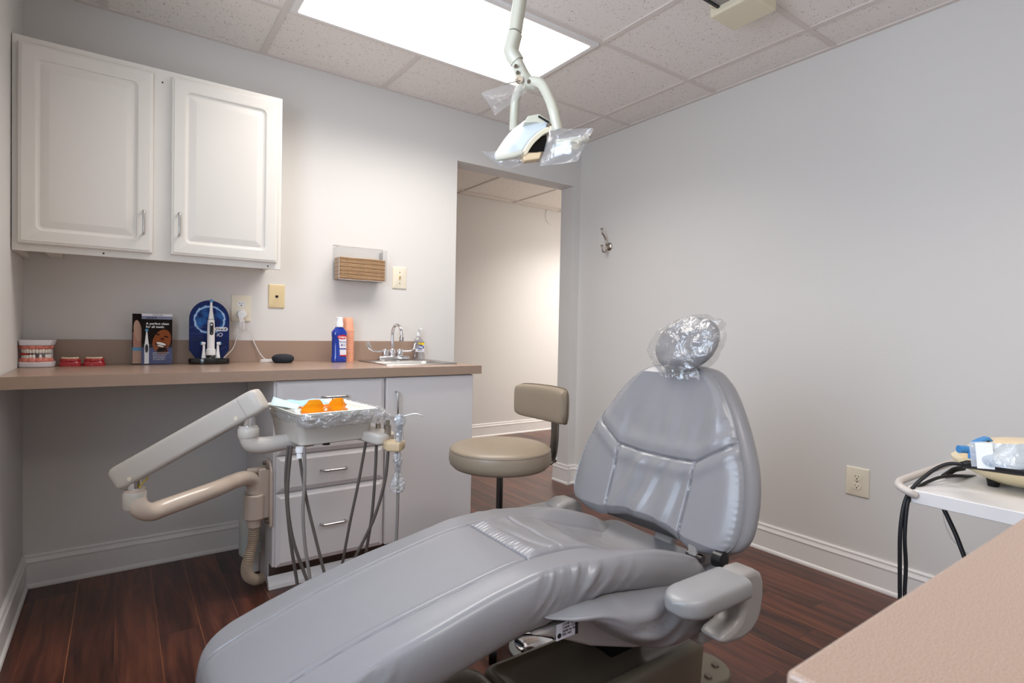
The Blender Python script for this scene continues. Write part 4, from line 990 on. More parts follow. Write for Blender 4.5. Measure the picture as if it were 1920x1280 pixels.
for sgn, xe in ((-1, 0.040), (1, 0.183)):
    pp = smooth_path([on_tray(xe, 0.075, gz+0.020), on_tray(xe-sgn*0.004, 0.11, gz+0.018), on_tray(xe-sgn*0.030, 0.150, gz+0.012), on_tray(xe-sgn*0.060, 0.170, gz+0.006)], 5)
    mk('temple', MB().tube([tuple(p) for p in pp], 0.0035, 8), M['orange_solid'], gt)
mk('lower_shield', MB().loft([[tuple(on_tray(0.036+0.151*i/16, 0.056+0.012*abs(i/8-1)**3, gz+0.0006+k*0.004)) for i in range(17)] + [tuple(on_tray(0.036+0.151*i/16, 0.060+0.012*abs(i/8-1)**3, gz+0.0006+k*0.004)) for i in range(16,-1,-1)] for k in (0, 1, 2)]), M['orange_solid'], gt)
# hand mirror handle and probe
solo('dental_instrument', MB().cyl(T_(0.205,0.20,0.797), T_(0.245,0.33,0.809), 0.0024, n=8).cyl(T_(0.20,0.18,0.797), T_(0.205,0.20,0.797), 0.001, n=6), M['dark_metal'], 'slim dark metal instrument at the right side of the tray', 'dental instrument', T_(0.22,0.25,0.797))
solo('cotton_roll', MB().tube([T_(0.024,0.070,0.801),T_(0.034,0.115,0.801)], 0.0072, 14), M['paper_white'], 'white cotton roll left of the orange glasses on the tray', 'cotton roll', T_(0.029,0.09,0.794))

# ---- clear film wrapped round the tray head
def film_mesh(paths, n_sub, amp, freq, seed=0):
    mb = MB(); rows = []
    for r in paths: rows.append([Vector(p) for p in r])
    out = []
    for i in range(len(rows)-1):
        for s_ in range(n_sub):
            t_ = s_/n_sub; out.append([a_*(1-t_)+b_*t_ for a_, b_ in zip(rows[i], rows[i+1])])
    out.append(rows[-1])
    res = []
    for i, row in enumerate(out):
        k = i/(len(out)-1)
        rr = []
        for p in row:
            nv = noise.noise_vector(Vector((p.x*freq+seed, p.y*freq, p.z*freq))); n2 = noise.noise_vector(Vector((p.x*freq*2.7, p.y*freq*2.7+seed, p.z*freq*2.7)))
            rr.append(tuple(p+(nv*amp+n2*amp*0.45)*min(1, 0.25+k*1.2)))
        res.append(rr)
    return mb.loft(res, cap=False)
def fr(z, d, e=0.0, r=0.03, n=16):
    o = rrect(-0.016-d, 0.250+d+e, -0.072-d, 0.262+d, r, n)
    pts = []
    P = [Vector((a_, b_)) for a_, b_ in o]
    # resample evenly so that the wrinkles have vertices to sit on
    seg = [(P[(i+1) % len(P)]-P[i]).length for i in range(len(P))]; tot = sum(seg); N_ = 150
    for k in range(N_):
        s_ = tot*k/N_; i = 0
        while s_ > seg[i]: s_ -= seg[i]; i += 1
        q = P[i].lerp(P[(i+1) % len(P)], s_/max(seg[i],1e-9)); pts.append(tuple(RZ @ Vector((q.x, q.y, z))))
    return pts
rows = [fr(0.796,-0.010), fr(0.806,0.003), fr(0.792,0.007,0.010), fr(0.778,0.004,0.030), fr(0.762,-0.006,0.030), fr(0.752,-0.015,0.010)]
rows[5] = fr(0.760,-0.035,0.0)
solo('tray_cover', film_mesh(rows, 5, 0.0095, 30), M['film'], 'crinkled clear plastic cover hanging round the instrument tray', 'plastic cover', (0.86,-1.05,0.79), ang=80)
# loose corner of the cover trailing to the right of the tray
mb = MB(); rows = []
for j in range(15):
    v = j/14; row = []
    for i in range(19):
        u = i/18
        p = Vector(T_(0.245+0.075*u, -0.02+0.29*v-0.02*u, 0.804-0.030*u*u-0.012*u))
        nv = noise.noise_vector(p*30)*0.007*(0.3+u)
        row.append(tuple(p+nv))
    rows.append(row)
mb.loft(rows, cap=False, closed=False)
solo('tray_cover', mb, M['film'], 'loose flap of clear plastic cover at the right of the tray', 'plastic cover', T_(0.28,0.15,0.80), ang=80)

# ---- air water syringe standing in the holder
sp = Vector((1.057, -1.224, 0.701))
sy = thing('air_water_syringe', 'chrome air water syringe with angled tip in the beige holder', 'syringe', tuple(sp))
mk('body', MB().lathe([(0.001,-0.020),(0.006,-0.020),(0.0065,0.0),(0.0085,0.018),(0.0085,0.045),(0.0115,0.060),(0.0135,0.072),(0.010,0.084),(0.001,0.086)], tuple(sp), 24), M['instr'], sy)
tp = sp+Vector((0,0,0.078)); rv = Vector((0.815,-0.58,0))
mk('tip', MB().tube([tuple(tp), tuple(tp+rv*0.045+Vector((0,0,0.012))), tuple(tp+rv*0.058+Vector((0,0,0.012))), tuple(tp+rv*0.078+Vector((0,0,0.003)))], 0.0016, 10), M['steel'], sy)
mk('button', MB().cyl(tuple(tp-rv*0.012+Vector((0,0,-0.01))), tuple(tp-rv*0.017+Vector((0,0,-0.01))), 0.005, n=14), M['chrome'], sy)
mb = MB(); rings = []
for j in range(26):
    v = j/25; z = 0.088-0.105*v; r_ = 0.011+0.007*math.sin(PI*min(1,v*2.2))*(1 if v < 0.45 else 0)+0.002
    rings.append([tuple(sp+Vector((math.cos(a)*r_, math.sin(a)*r_, z))+noise.noise_vector(Vector((math.cos(a)*2, math.sin(a)*2, z*50)))*0.003) for a in [2*PI*k/20 for k in range(20)]])
solo('syringe_sleeve', MB().loft(rings, cap=False), M['film'], 'clear plastic sleeve around the air water syringe body', 'plastic sleeve', tuple(sp), ang=80)
rings = []
hq = [Vector(p) for p in hH]
for j in range(30):
    v = j/29; c_ = hq[0].lerp(hq[1], v*1.35); r_ = 0.007+0.016*v+0.006*math.sin(v*9)
    rings.append([tuple(c_+Vector((math.cos(a)*r_, math.sin(a)*r_*0.6, 0))+noise.noise_vector(Vector((math.cos(a)*2+5, math.sin(a)*2, v*9)))*0.006) for a in [2*PI*k/24 for k in range(24)]])
solo('hose_sleeve', MB().loft(rings, cap=False), M['film'], 'crumpled clear sleeve hanging on the syringe hose', 'plastic sleeve', tuple(hq[0]), ang=80)

# ================================================================== operator stool
sx0, sy0, sz0 = 1.44, -1.25, 0.642
t = thing('operator_stool', 'taupe round operator stool with small backrest behind the grey chair', 'stool', (sx0, sy0, 0))
prof = [(0.001,-0.068),(0.150,-0.068),(0.170,-0.064),(0.182,-0.052),(0.186,-0.036),(0.185,-0.014),(0.182,-0.004),(0.1805,-0.0015),(0.182,0.001),(0.180,0.004),(0.165,0.010),(0.13,0.016),(0.07,0.020),(0.001,0.021)]
mk('seat', MB().lathe(prof, (sx0, sy0, sz0), 72), M['stool'], t, ang=60)
mk('seat_piping', MB().lathe([(0.180,-0.001),(0.1825,0.0),(0.1838,-0.0025),(0.1825,-0.005),(0.180,-0.004)], (sx0, sy0, sz0+0.0005), 72), M['stool'], t)
bx_, by_, bz_ = 1.655, -1.252, 0.795
mb = MB(); rings = []
for i in range(41):
    u = -1+2*i/40
    edge = (1-abs(u)**8)**(1/8) if abs(u) < 1 else 0.02
    y = by_+u*0.150
    xc = bx_-0.040*u*u
    hh = (0.063+0.004*math.cos(u*1.5))*max(edge, 0.25); zc_ = bz_-0.004*math.cos(u*1.5)
    rings.append([(xc+0.024*math.copysign(abs(math.cos(a))**0.55, math.cos(a))*max(edge,0.3), y, zc_+hh*math.copysign(abs(math.sin(a))**0.45, math.sin(a))) for a in [2*PI*j/40 for j in range(40)]])
mk('backrest', MB().loft(rings), M['stool'], t, ang=60)
pp = []
for i in range(41):
    u = -1+2*i/40
    edge = (1-abs(u)**8)**(1/8) if abs(u) < 1 else 0.02
    pp.append((bx_+0.010-0.040*u*u, by_+u*0.152, bz_-0.004*math.cos(u*1.5)+(0.0635+0.004*math.cos(u*1.5))*max(edge,0.3)))
low_ = [(p[0], p[1], 2*(bz_-0.004*math.cos((p[1]-by_)/0.152*1.5))-p[2]) for p in pp[::-1]]
mk('backrest_piping', MB().tube([Vector(p) for p in pp+low_+[pp[0]]], 0.0024, 8), mat('dark_piping', (96,84,70), 0.45), t)
post = smooth_path([(bx_+0.026,by_-0.012,bz_-0.030),(bx_+0.030,by_-0.012,0.70),(bx_+0.026,by_-0.012,0.62),(bx_+0.010,by_-0.010,0.568),(bx_-0.030,by_-0.006,0.562),(sx0+0.03,sy0,0.562)], 6)
rings = []
for i, p in enumerate(post):
    tt = (post[min(i+1,len(post)-1)]-post[max(i-1,0)]).normalized(); s2 = Vector((0,1,0)); u2 = s2.cross(tt).normalized()
    rings.append([p+s2*a_+u2*b_ for a_, b_ in rrect(-0.021, 0.021, -0.004, 0.004, 0.003, 3)])
mk('back_support', MB().loft(rings), M['post_steel'], t)
mk('adjusting_knob', MB().cyl((bx_+0.018,by_-0.010,0.578),(bx_+0.036,by_-0.010,0.570),0.012,n=16), M['chrome'], t)
mk('seat_plate', MB().box(sx0-0.09, sx0+0.09, sy0-0.06, sy0+0.06, sz0-0.082, sz0-0.069), M['dark_metal'], t, bevel=0.003)
mk('column', MB().cyl((sx0,sy0,0.12),(sx0,sy0,sz0-0.080),0.0125,n=20), M['dark_metal'], t)
mk('column_sleeve', MB().lathe([(0.001,0.06),(0.026,0.06),(0.026,0.26),(0.022,0.27),(0.001,0.27)], (sx0,sy0,0), 24), M['black'], t)
for k in range(5):
    a = 2*PI*k/5+0.3; ex, ey = sx0+0.25*math.cos(a), sy0+0.25*math.sin(a)
    lg = mk('leg', MB().tube([(sx0+0.015*math.cos(a),sy0+0.015*math.sin(a),0.085),(sx0+0.12*math.cos(a),sy0+0.12*math.sin(a),0.080),(ex,ey,0.066)],[0.018,0.015,0.011],12), M['dark_metal'], t)
    mk('caster', MB().cyl((ex-0.012*math.sin(a),ey+0.012*math.cos(a),0.0265),(ex+0.012*math.sin(a),ey-0.012*math.cos(a),0.0265),0.026,n=20).cyl((ex,ey,0.03),(ex,ey,0.062),0.006,n=8), M['black'], lg)

# ================================================================== ceiling track and exam light
t = thing('ceiling_track', 'beige ceiling track with end cap carrying the exam light', 'ceiling track', (1.4, -1.65, H-0.08))
mk('end_cap', MB().box(2.165, 2.325, -1.745, -1.565, 2.293, H-0.006), M['shell2'], t, bevel=0.008, seg=3)
mk('rail', MB().box(0.55, 2.165, -1.715, -1.600, 2.318, H-0.0065), M['chair_shell'], t, bevel=0.004)
mk('rail_slot', MB().box(0.56, 2.164, -1.7155, -1.700, 2.312, 2.340).box(0.56, 2.164, -1.610, -1.5995, 2.312, 2.340), M['black'], t)
mk('rail_clip', MB().box(2.135, 2.163, -1.60, -1.585, 2.315, 2.355), M['shell2'], t, bevel=0.002)
t = thing('exam_light', 'ivory dental exam light hanging from the ceiling track over the chair', 'exam light', (1.20, -1.66, 2.30))
P0 = Vector((1.171, -1.673, 1.87)); P1 = Vector((1.182, -1.681, 1.975))
ud = (P1-P0).normalized(); Pt = P0+ud*((2.31-P0.z)/ud.z)
def sq_tube(pts, ws, hs, r=0.3):
    rings = []
    P = [Vector(p) for p in pts]
    for i, p in enumerate(P):
        tt = (P[min(i+1,len(P)-1)]-P[max(i-1,0)]).normalized(); s2 = tt.cross(Vector((0.25,-0.97,0))).normalized(); u2 = s2.cross(tt).normalized()
        w_, h_ = ws[i], hs[i]
        rings.append([p+s2*a_+u2*b_ for a_, b_ in rrect(-w_, w_, -h_, h_, min(w_,h_)*r*2*0.5+0.002, 4)])
    return MB().loft(rings)
mk('drop_pole', sq_tube([P0, Pt], [0.0175,0.0175], [0.0165,0.0165], 0.7), M['light_shell'], t, ang=60)
mk('ceiling_carriage', MB().box(Pt.x-0.06, Pt.x+0.06, -1.70, -1.615, 2.296, 2.3175), M['light_shell'], t, bevel=0.005)
j = [Vector(p) for p in [(1.171, -1.673, 1.865), (1.166, -1.669, 1.841), (1.163, -1.667, 1.821), (1.168, -1.67, 1.807), (1.177, -1.677, 1.79)]]
mk('knuckle', sq_tube(j, [0.0185,0.0195,0.0205,0.0205,0.0190], [0.018]*5, 0.7), M['light_shell'], t, ang=45)
k_ = [Vector(p) for p in [(1.176, -1.676, 1.79), (1.182, -1.681, 1.773), (1.191, -1.687, 1.751), (1.201, -1.695, 1.734), (1.217, -1.705, 1.732)]]
mk('lower_joint', sq_tube(k_, [0.0150,0.0160,0.0185,0.0200,0.0150], [0.0160,0.0160,0.0165,0.0170,0.0150], 0.7), M['light_shell'], t, ang=50)
for p in [(1.167, -1.693, 1.752), (1.191, -1.711, 1.729)] + [(1.162, -1.691, 1.768)]: 
    mk('screw', MB().cyl(tuple(Vector(p)), tuple(Vector(p)+Vector((-0.10,-0.20,0)).normalized()*0.006), 0.0045, n=12), M['screw'], t)
bk = Vector((1.169, -1.696, 1.732)); bo = Vector((-0.35,-0.93,0)).normalized()
mk('brake_knob', MB().cyl(bk, bk+bo*0.010, 0.0095, n=18).cyl(bk+bo*0.010, bk+bo*0.013, 0.006, n=14), M['nickel'], t)
rodp = [Vector(p) for p in [(1.16, -1.708, 1.724), (1.121, -1.699, 1.708)]]
mk('switch_lever', MB().tube([tuple(q) for q in rodp], 0.0016, 8), M['nickel'], t)
# yoke: near arm and far arm
na = smooth_path([Vector((1.202, -1.707, 1.736)), Vector((1.214, -1.735, 1.722)), Vector((1.218, -1.76, 1.685)), Vector((1.215, -1.785, 1.644)), Vector((1.222, -1.79, 1.612)), Vector((1.23, -1.79, 1.59))], 6)
mk('yoke_arm', sq_tube(na, [0.0135+0.0*i for i in range(len(na))], [0.013]*len(na), 0.8), M['light_shell'], t, ang=60)
fa = smooth_path([Vector((1.201, -1.695, 1.737)), Vector((1.213, -1.645, 1.741)), Vector((1.222, -1.61, 1.724)), Vector((1.225, -1.6, 1.684)), Vector((1.224, -1.6, 1.637))], 6)
mk('yoke_arm', sq_tube(fa, [0.0125]*len(fa), [0.012]*len(fa), 0.8), M['light_shell'], t, ang=60)
# lamp head: domed reflector shell, rim, lens, lower housing
near = [Vector(p) for p in [(1.1, -1.696, 1.516), (1.118, -1.709, 1.52), (1.137, -1.723, 1.525), (1.154, -1.734, 1.532), (1.162, -1.74, 1.547), (1.171, -1.747, 1.563), (1.181, -1.754, 1.575), (1.19, -1.76, 1.585), (1.201, -1.768, 1.592), (1.212, -1.776, 1.598)]]
far = [Vector(p) for p in [(1.166, -1.596, 1.562), (1.174, -1.602, 1.578), (1.183, -1.608, 1.595), (1.193, -1.615, 1.613), (1.204, -1.623, 1.628), (1.216, -1.631, 1.64), (1.229, -1.641, 1.651), (1.243, -1.65, 1.657), (1.256, -1.66, 1.661), (1.271, -1.67, 1.658)]]
nb_ = smooth_path(near, 3); fb_ = smooth_path(far, 3)
bul = Vector((-0.45, 0.0, 0.89))
rings = []
for s_ in range(0, 17):
    u = s_/16; k = math.sin(PI*u)
    rings.append([tuple(a_*(1-u)+b_*u+bul*(0.016*k*min(1.0, 0.15+2.2*i/len(nb_)))) for i, (a_, b_) in enumerate(zip(nb_, fb_))])
o = mk('reflector_shell', MB().loft(rings, cap=False, closed=False), M['light_white'], t, ang=60); s_ = o.modifiers.new('solid', 'SOLIDIFY'); s_.thickness = 0.004; s_.offset = 0
def strip(pts, off, w_, th_):
    rings = []
    for p in pts:
        a_ = p; b_ = p+off
        rings.append([tuple(a_), tuple(a_+w_), tuple(b_+w_), tuple(b_)])
    return MB().loft(rings)
yv = Vector((0.0, 0.010, 0.0))
mk('shell_rim', strip(nb_, Vector((0.010,0,-0.009)), -yv, 0), M['shell2'], t, bevel=0.002)
mk('shell_rim', strip(fb_, Vector((0.010,0,-0.009)), yv, 0), M['shell2'], t, bevel=0.002)
mk('lip', MB().tube([tuple(p+Vector((0,-0.005,-0.004))) for p in near[:4]], [0.0065,0.0075,0.0078,0.0070], 14), M['light_shell'], t)
def quadprism(pts, back): return MB().loft([[tuple(p) for p in pts], [tuple(p+back) for p in pts]])
bkv = Vector((0.045, 0.085, 0.0))
lz = [Vector(p) for p in [(1.164, -1.73, 1.534), (1.174, -1.737, 1.552), (1.187, -1.745, 1.565), (1.199, -1.754, 1.574), (1.213, -1.764, 1.581), (1.216, -1.766, 1.556), (1.211, -1.763, 1.537)]]
mk('lens', quadprism(lz, bkv), M['black_gloss'], t, bevel=0.001)
hz2 = [Vector(p) for p in [(1.156, -1.736, 1.527), (1.198, -1.766, 1.533), (1.194, -1.763, 1.514), (1.162, -1.74, 1.509)]]
mk('lamp_housing', quadprism(hz2, Vector((0.012,0.03,0.0))), M['holder'], t, bevel=0.003)
bz = [Vector(p) for p in [(1.168, -1.726, 1.613), (1.176, -1.732, 1.63), (1.2, -1.749, 1.636), (1.226, -1.767, 1.617), (1.229, -1.769, 1.597), (1.196, -1.746, 1.615)]]
mk('head_bracket', quadprism(bz, bkv), M['light_shell'], t, bevel=0.002)
vz = [Vector(p) for p in [(1.197, -1.75, 1.631), (1.22, -1.767, 1.615), (1.218, -1.765, 1.611), (1.196, -1.749, 1.627)]]
mk('vent_slot', quadprism(vz, Vector((0.001,0.002,0))), M['black'], t)
pv = Vector((1.21, -1.774, 1.599))
mk('pivot_bolt', MB().cyl(tuple(pv), tuple(pv+Vector((-0.002,-0.008,0))), 0.006, n=14), M['screw'], t)
# loop handle on the near end
c0 = Vector((1.222, -1.856, 1.542)); rt = Vector((0.8147,-0.5795,0)); fw_ = Vector((0.58,0.8147,0))
lp = [tuple(c0+rt*(0.037*math.cos(a))+fw_*(0.040*math.sin(a))+Vector((0,0,0.013*math.sin(a)+0.004*math.cos(a)))) for a in [2*PI*k/32 for k in range(33)]]
mk('loop_handle', MB().tube(lp, 0.0065, 14), M['light_shell'], t)
mk('loop_handle_stem', MB().tube(smooth_path([tuple(c0+fw_*0.040+Vector((0,0,0.013))), tuple(c0-rt*0.004+Vector((0,0,-0.004))), tuple(c0-rt*0.020+fw_*0.002+Vector((0,0,-0.018))), tuple(c0-rt*0.046+fw_*0.03+Vector((0,0,-0.016)))], 5), 0.0075, 12), M['light_shell'], t)
mk('handle_knob', MB().ell(tuple(c0+rt*0.008-Vector((0,0,0.010))), 0.015, 0.015, 0.012, 20, 10), M['shell2'], t)

def bag(name, label, corners, wob=0.006, th=0.006, n=18, m=None):
    P = [Vector(p) for p in corners]; mb = MB()
    c_ = sum(P, Vector())/4; nrm = (P[1]-P[0]).cross(P[3]-P[0]).normalized()
    def pt(u, v, s_):
        p = (P[0]*(1-u)+P[1]*u)*(1-v)+(P[3]*(1-u)+P[2]*u)*v
        h_ = th*abs(math.sin(PI*u))**0.6*abs(math.sin(PI*v))**0.6
        return tuple(p+nrm*(s_*h_ + wob*noise.noise(p*26)) )
    rows = [[pt(i/n, j_/n, 1) for i in range(n+1)]+[pt(i/n, j_/n, -1) for i in range(n, -1, -1)] for j_ in range(n+1)]
    mb.loft(rows, cap=False)
    return solo(name, mb, m or M['bag'], label, 'plastic sleeve', tuple(c_), ang=60)
bag('handle_sleeve', 'clear plastic sleeve over the right loop handle of the exam light', [(1.169, -1.831, 1.568), (1.231, -1.924, 1.556), (1.193, -1.91, 1.472), (1.145, -1.826, 1.472)], 0.008, 0.030)
bag('handle_sleeve', 'clear plastic sleeve under the left end of the exam light head', [(1.069, -1.674, 1.531), (1.137, -1.698, 1.538), (1.186, -1.732, 1.513), (1.128, -1.703, 1.49)], 0.010, 0.014)
bag('lever_sleeve', 'clear plastic sleeve draped on the lever beside the ceiling panel', [(1.057, -1.69, 1.673), (1.144, -1.715, 1.715), (1.182, -1.717, 1.698), (1.093, -1.703, 1.621)], 0.006, 0.007)

# ================================================================== dental chair
YC = -1.775
t = thing('dental_chair', 'grey vinyl reclining dental chair filling the foreground', 'dental chair', (1.3, YC, 0))
C_ = t
top_prof = [(0.436,0.335),(0.442,0.371),(0.458,0.398),(0.499,0.420),(0.585,0.449),(0.680,0.477),(0.783,0.502),(0.893,0.524),(1.017,0.545),(1.116,0.550),(1.21,0.545),(1.305,0.531),(1.40,0.512),(1.491,0.487),(1.58,0.455),(1.64,0.425)]
def groove(d, w_, dep): return -dep*math.exp(-(d/w_)**2)
def loop_cross(yc, w_, ztop, th_, h1, h2, n1=2.6, n2=2.6, N=180):
    """closed cross-section of a cushion: top from -w to w, then back along the underside"""
    pts = []
    M_ = 14
    for j in range(M_):                          # left edge, from the side up
        a = PI/2*j/M_; c, s_ = math.cos(a), math.sin(a)
        pts.append((-w_*(1-0.10)-w_*0.10*c**(2/n1), ztop-h1+h1*s_**(2/n1), 'e'))
    for j in range(N+1):
        pts.append((-w_*0.90+1.80*w_*j/N, ztop, 't'))
    for j in range(M_-1, -1, -1):
        a = PI/2*j/M_; c, s_ = math.cos(a), math.sin(a)
        pts.append((w_*(1-0.10)+w_*0.10*c**(2/n1), ztop-h1+h1*s_**(2/n1), 'e'))
    nb = 14
    zl = ztop-th_
    for k in range(1, 9): pts.append((w_, ztop-h1-(th_-h1-h2)*k/9, 's'))
    for j in range(M_):
        a = PI/2*j/(M_-1); pts.append((w_*0.92+w_*0.08*abs(math.cos(a))**(2/n2), zl+h2-h2*math.sin(a)**(2/n2), 'b'))
    for j in range(1, nb): pts.append((w_*0.92-1.84*w_*j/nb, zl, 'b'))
    for j in range(M_-1, -1, -1):
        a = PI/2*j/(M_-1); pts.append((-w_*0.92-w_*0.08*abs(math.cos(a))**(2/n2), zl+h2-h2*math.sin(a)**(2/n2), 'b'))
    for k in range(8, 0, -1): pts.append((-w_, ztop-h1-(th_-h1-h2)*k/9, 's'))
    return [(yc+y, z, k) for y, z, k in pts]
def seat_top(x, yy):
    """height change of the upper surface at distance yy from the chair's axis"""
    d = 0.0; a = abs(yy)
    sy_ = 0.132 - 0.014*sst(1.0, 0.45, x)
    if x < 1.072:
        d += groove(a-sy_, 0.0023, 0.0050) - 0.004*sst(sy_+0.002, 0.20, a)*(1-sst(0.98, 1.07, x))
        d += 0.0012*math.exp(-((a-sy_+0.010)/0.006)**2)*(1-sst(1.03, 1.07, x))
    else:
        k = sst(1.072, 1.11, x)
        d += groove(a-sy_, 0.004, 0.007)*(1-0.7*sst(1.2, 1.35, x))
        inside = 1-sst(sy_-0.02, sy_, a)
        # padded panel with a soft quilted line and gathers along the cross seam
        puff = inside*k*0.006
        g1 = 1.072+0.105+0.10*(yy+0.13)*0.4
        puff += inside*groove(x-g1, 0.005, 0.0035)
        g2 = 1.072+0.050-0.25*yy
        puff += inside*groove(x-g2-0.010*math.sin(yy*20), 0.008, 0.0028)*sst(0.10, -0.05, yy)
        gat = math.sin(yy*2*PI/0.0135+2*noise.noise(Vector((yy*20, 0, 0))))
        puff += inside*0.0022*gat*math.exp(-((x-1.076)/0.022))*(0.5+noise.noise(Vector((yy*30, 3, 1))))
        puff += inside*0.006*noise.noise(Vector((x*16, yy*11, 2.0)))*k
        d += puff
        # hollow of the seat between the side bolsters
        hol = sst(1.20, 1.46, x)
        d -= hol*0.052*(1-sst(0.085, 0.185, a))
        d += 0.010*hol*math.exp(-((a-0.195)/0.03)**2)
    d += groove(x-1.072, 0.0026, 0.0085)*(1 if a < sy_+0.003 else 0)
    return d
rings = []
NS = 290
x0_, x1_ = 0.4365, 1.6335
STX = [x0_+(1.03-x0_)*k/150 for k in range(150)]+[1.03+0.10*k/84 for k in range(84)]+[1.13+(x1_-1.13)*k/130 for k in range(131)]
for x in STX:
    zt_ = spline(x, top_prof)
    w_ = 0.213+0.012*sst(1.0, 1.25, x)
    rr_ = 0.085
    if x-x0_ < rr_: w_ = w_-rr_+math.sqrt(max(1e-8, rr_*rr_-(rr_-(x-x0_))**2))
    if x1_-x < 0.05: w_ -= 0.03*(1-(x1_-x)/0.05)**2
    th_ = 0.118 if x < 1.05 else 0.118-0.034*sst(1.05, 1.25, x)
    if x < 0.50: th_ *= 0.55+0.45*math.sqrt(max(0.0, 1-(1-(x-x0_)/0.0635)**2))
    if x > 1.56: th_ *= 1-0.5*sst(1.56, 1.634, x)
    lp = loop_cross(YC, w_, zt_, th_, min(0.055, th_*0.45), min(0.03, th_*0.3))
    ring = []
    for y, z, k in lp:
        yy = y-YC
        if k in 'te' and z > zt_-0.03:
            z += seat_top(x, yy)*(1 if k == 't' else max(0, 1-(zt_-z)/0.03))
        if k in 'esb' and abs(yy) > w_*0.88:
            sgn = 1 if yy > 0 else -1
            env = math.exp(-((x-1.18)/0.11)**2)*0.0048 + math.exp(-((x-0.66)/0.05)**2)*0.0035
            ph = (x*1.0+(zt_-z)*0.9)*2*PI/0.050 + 6.5*noise.noise(Vector((x*9, z*9, 3)))
            fold = env*max(-0.3, math.sin(ph))*(0.6+noise.noise(Vector((x*14, z*10, 7))))
            y += sgn*(fold+0.0035*noise.noise(Vector((x*7, z*14, 1))))
            y += sgn*0.010*math.sin(PI*min(1, max(0, (zt_-z)/max(th_,1e-4))))
        ring.append((x, y, z))
    rings.append(ring)
mk('legrest_cushion', MB().loft(rings), M['chair'], t, ang=80)
# lower seat body, softer and folded
rings = []
for i in range(121):
    x = 1.050+(1.640-1.050)*i/120
    zt_ = interp(x, [(1.05,0.462),(1.12,0.470),(1.25,0.470),(1.36,0.455),(1.48,0.440),(1.58,0.425),(1.64,0.40)])
    zb_ = spline(x, [(1.05,0.455),(1.10,0.440),(1.17,0.415),(1.256,0.345),(1.36,0.290),(1.46,0.272),(1.56,0.290),(1.62,0.325),(1.64,0.37)])
    zb_ = min(zb_, zt_-0.004)
    w_ = 0.222+0.080*min(1.0, abs(math.sin(PI*min(1, max(0, (x-1.05)/0.66))))**0.6)
    if x > 1.60: w_ -= 0.05*((x-1.60)/0.04)**2
    ring = []; zc_, hh = (zt_+zb_)/2, (zt_-zb_)/2
    for j in range(120):
        a = 2*PI*j/120; c, s_ = math.cos(a), math.sin(a)
        y = w_*math.copysign(abs(c)**0.62, c); z = zc_+hh*math.copysign(abs(s_)**0.75, s_)
        if abs(c) > 0.25:
            ph = ((x-1.05)*0.55+(z-zb_)*-1.15)*2*PI/0.055+2.6*noise.noise(Vector((x*8, z*6, 5)))
            y += math.copysign(1, c)*(0.0080*max(-0.5, math.sin(ph))*(0.55+0.9*noise.noise(Vector((x*10, z*9, 9))))*abs(math.sin(PI*i/120))**0.5)
        ring.append((x, YC+y, z))
    rings.append(ring)
mk('seat_cushion', MB().loft(rings), M['chair'], t, ang=80)

# rear cushion showing between the seat and the backrest
rings = []
for i in range(61):
    u = i/60; x = 1.520+(1.742-1.520)*u
    k = math.sqrt(max(0.0, 1-max(0, (u-0.80)/0.20)**2)); k = max(k, 0.08)
    zt_ = 0.446-0.016*u-0.020*(1-k); th_ = 0.075*max(k, 0.3); w_ = 0.232-0.05*(1-k)
    rings.append([(x, YC+w_*math.copysign(abs(math.cos(a))**0.35, math.cos(a)), zt_-th_/2-0.016*(1-abs(math.cos(a))**1.2)*(1 if math.sin(a) > 0 else 0)+th_/2*math.copysign(abs(math.sin(a))**0.5, math.sin(a))) for a in [2*PI*j/80 for j in range(80)]])
mk('rear_cushion', MB().loft(rings), M['chair'], t, ang=80)

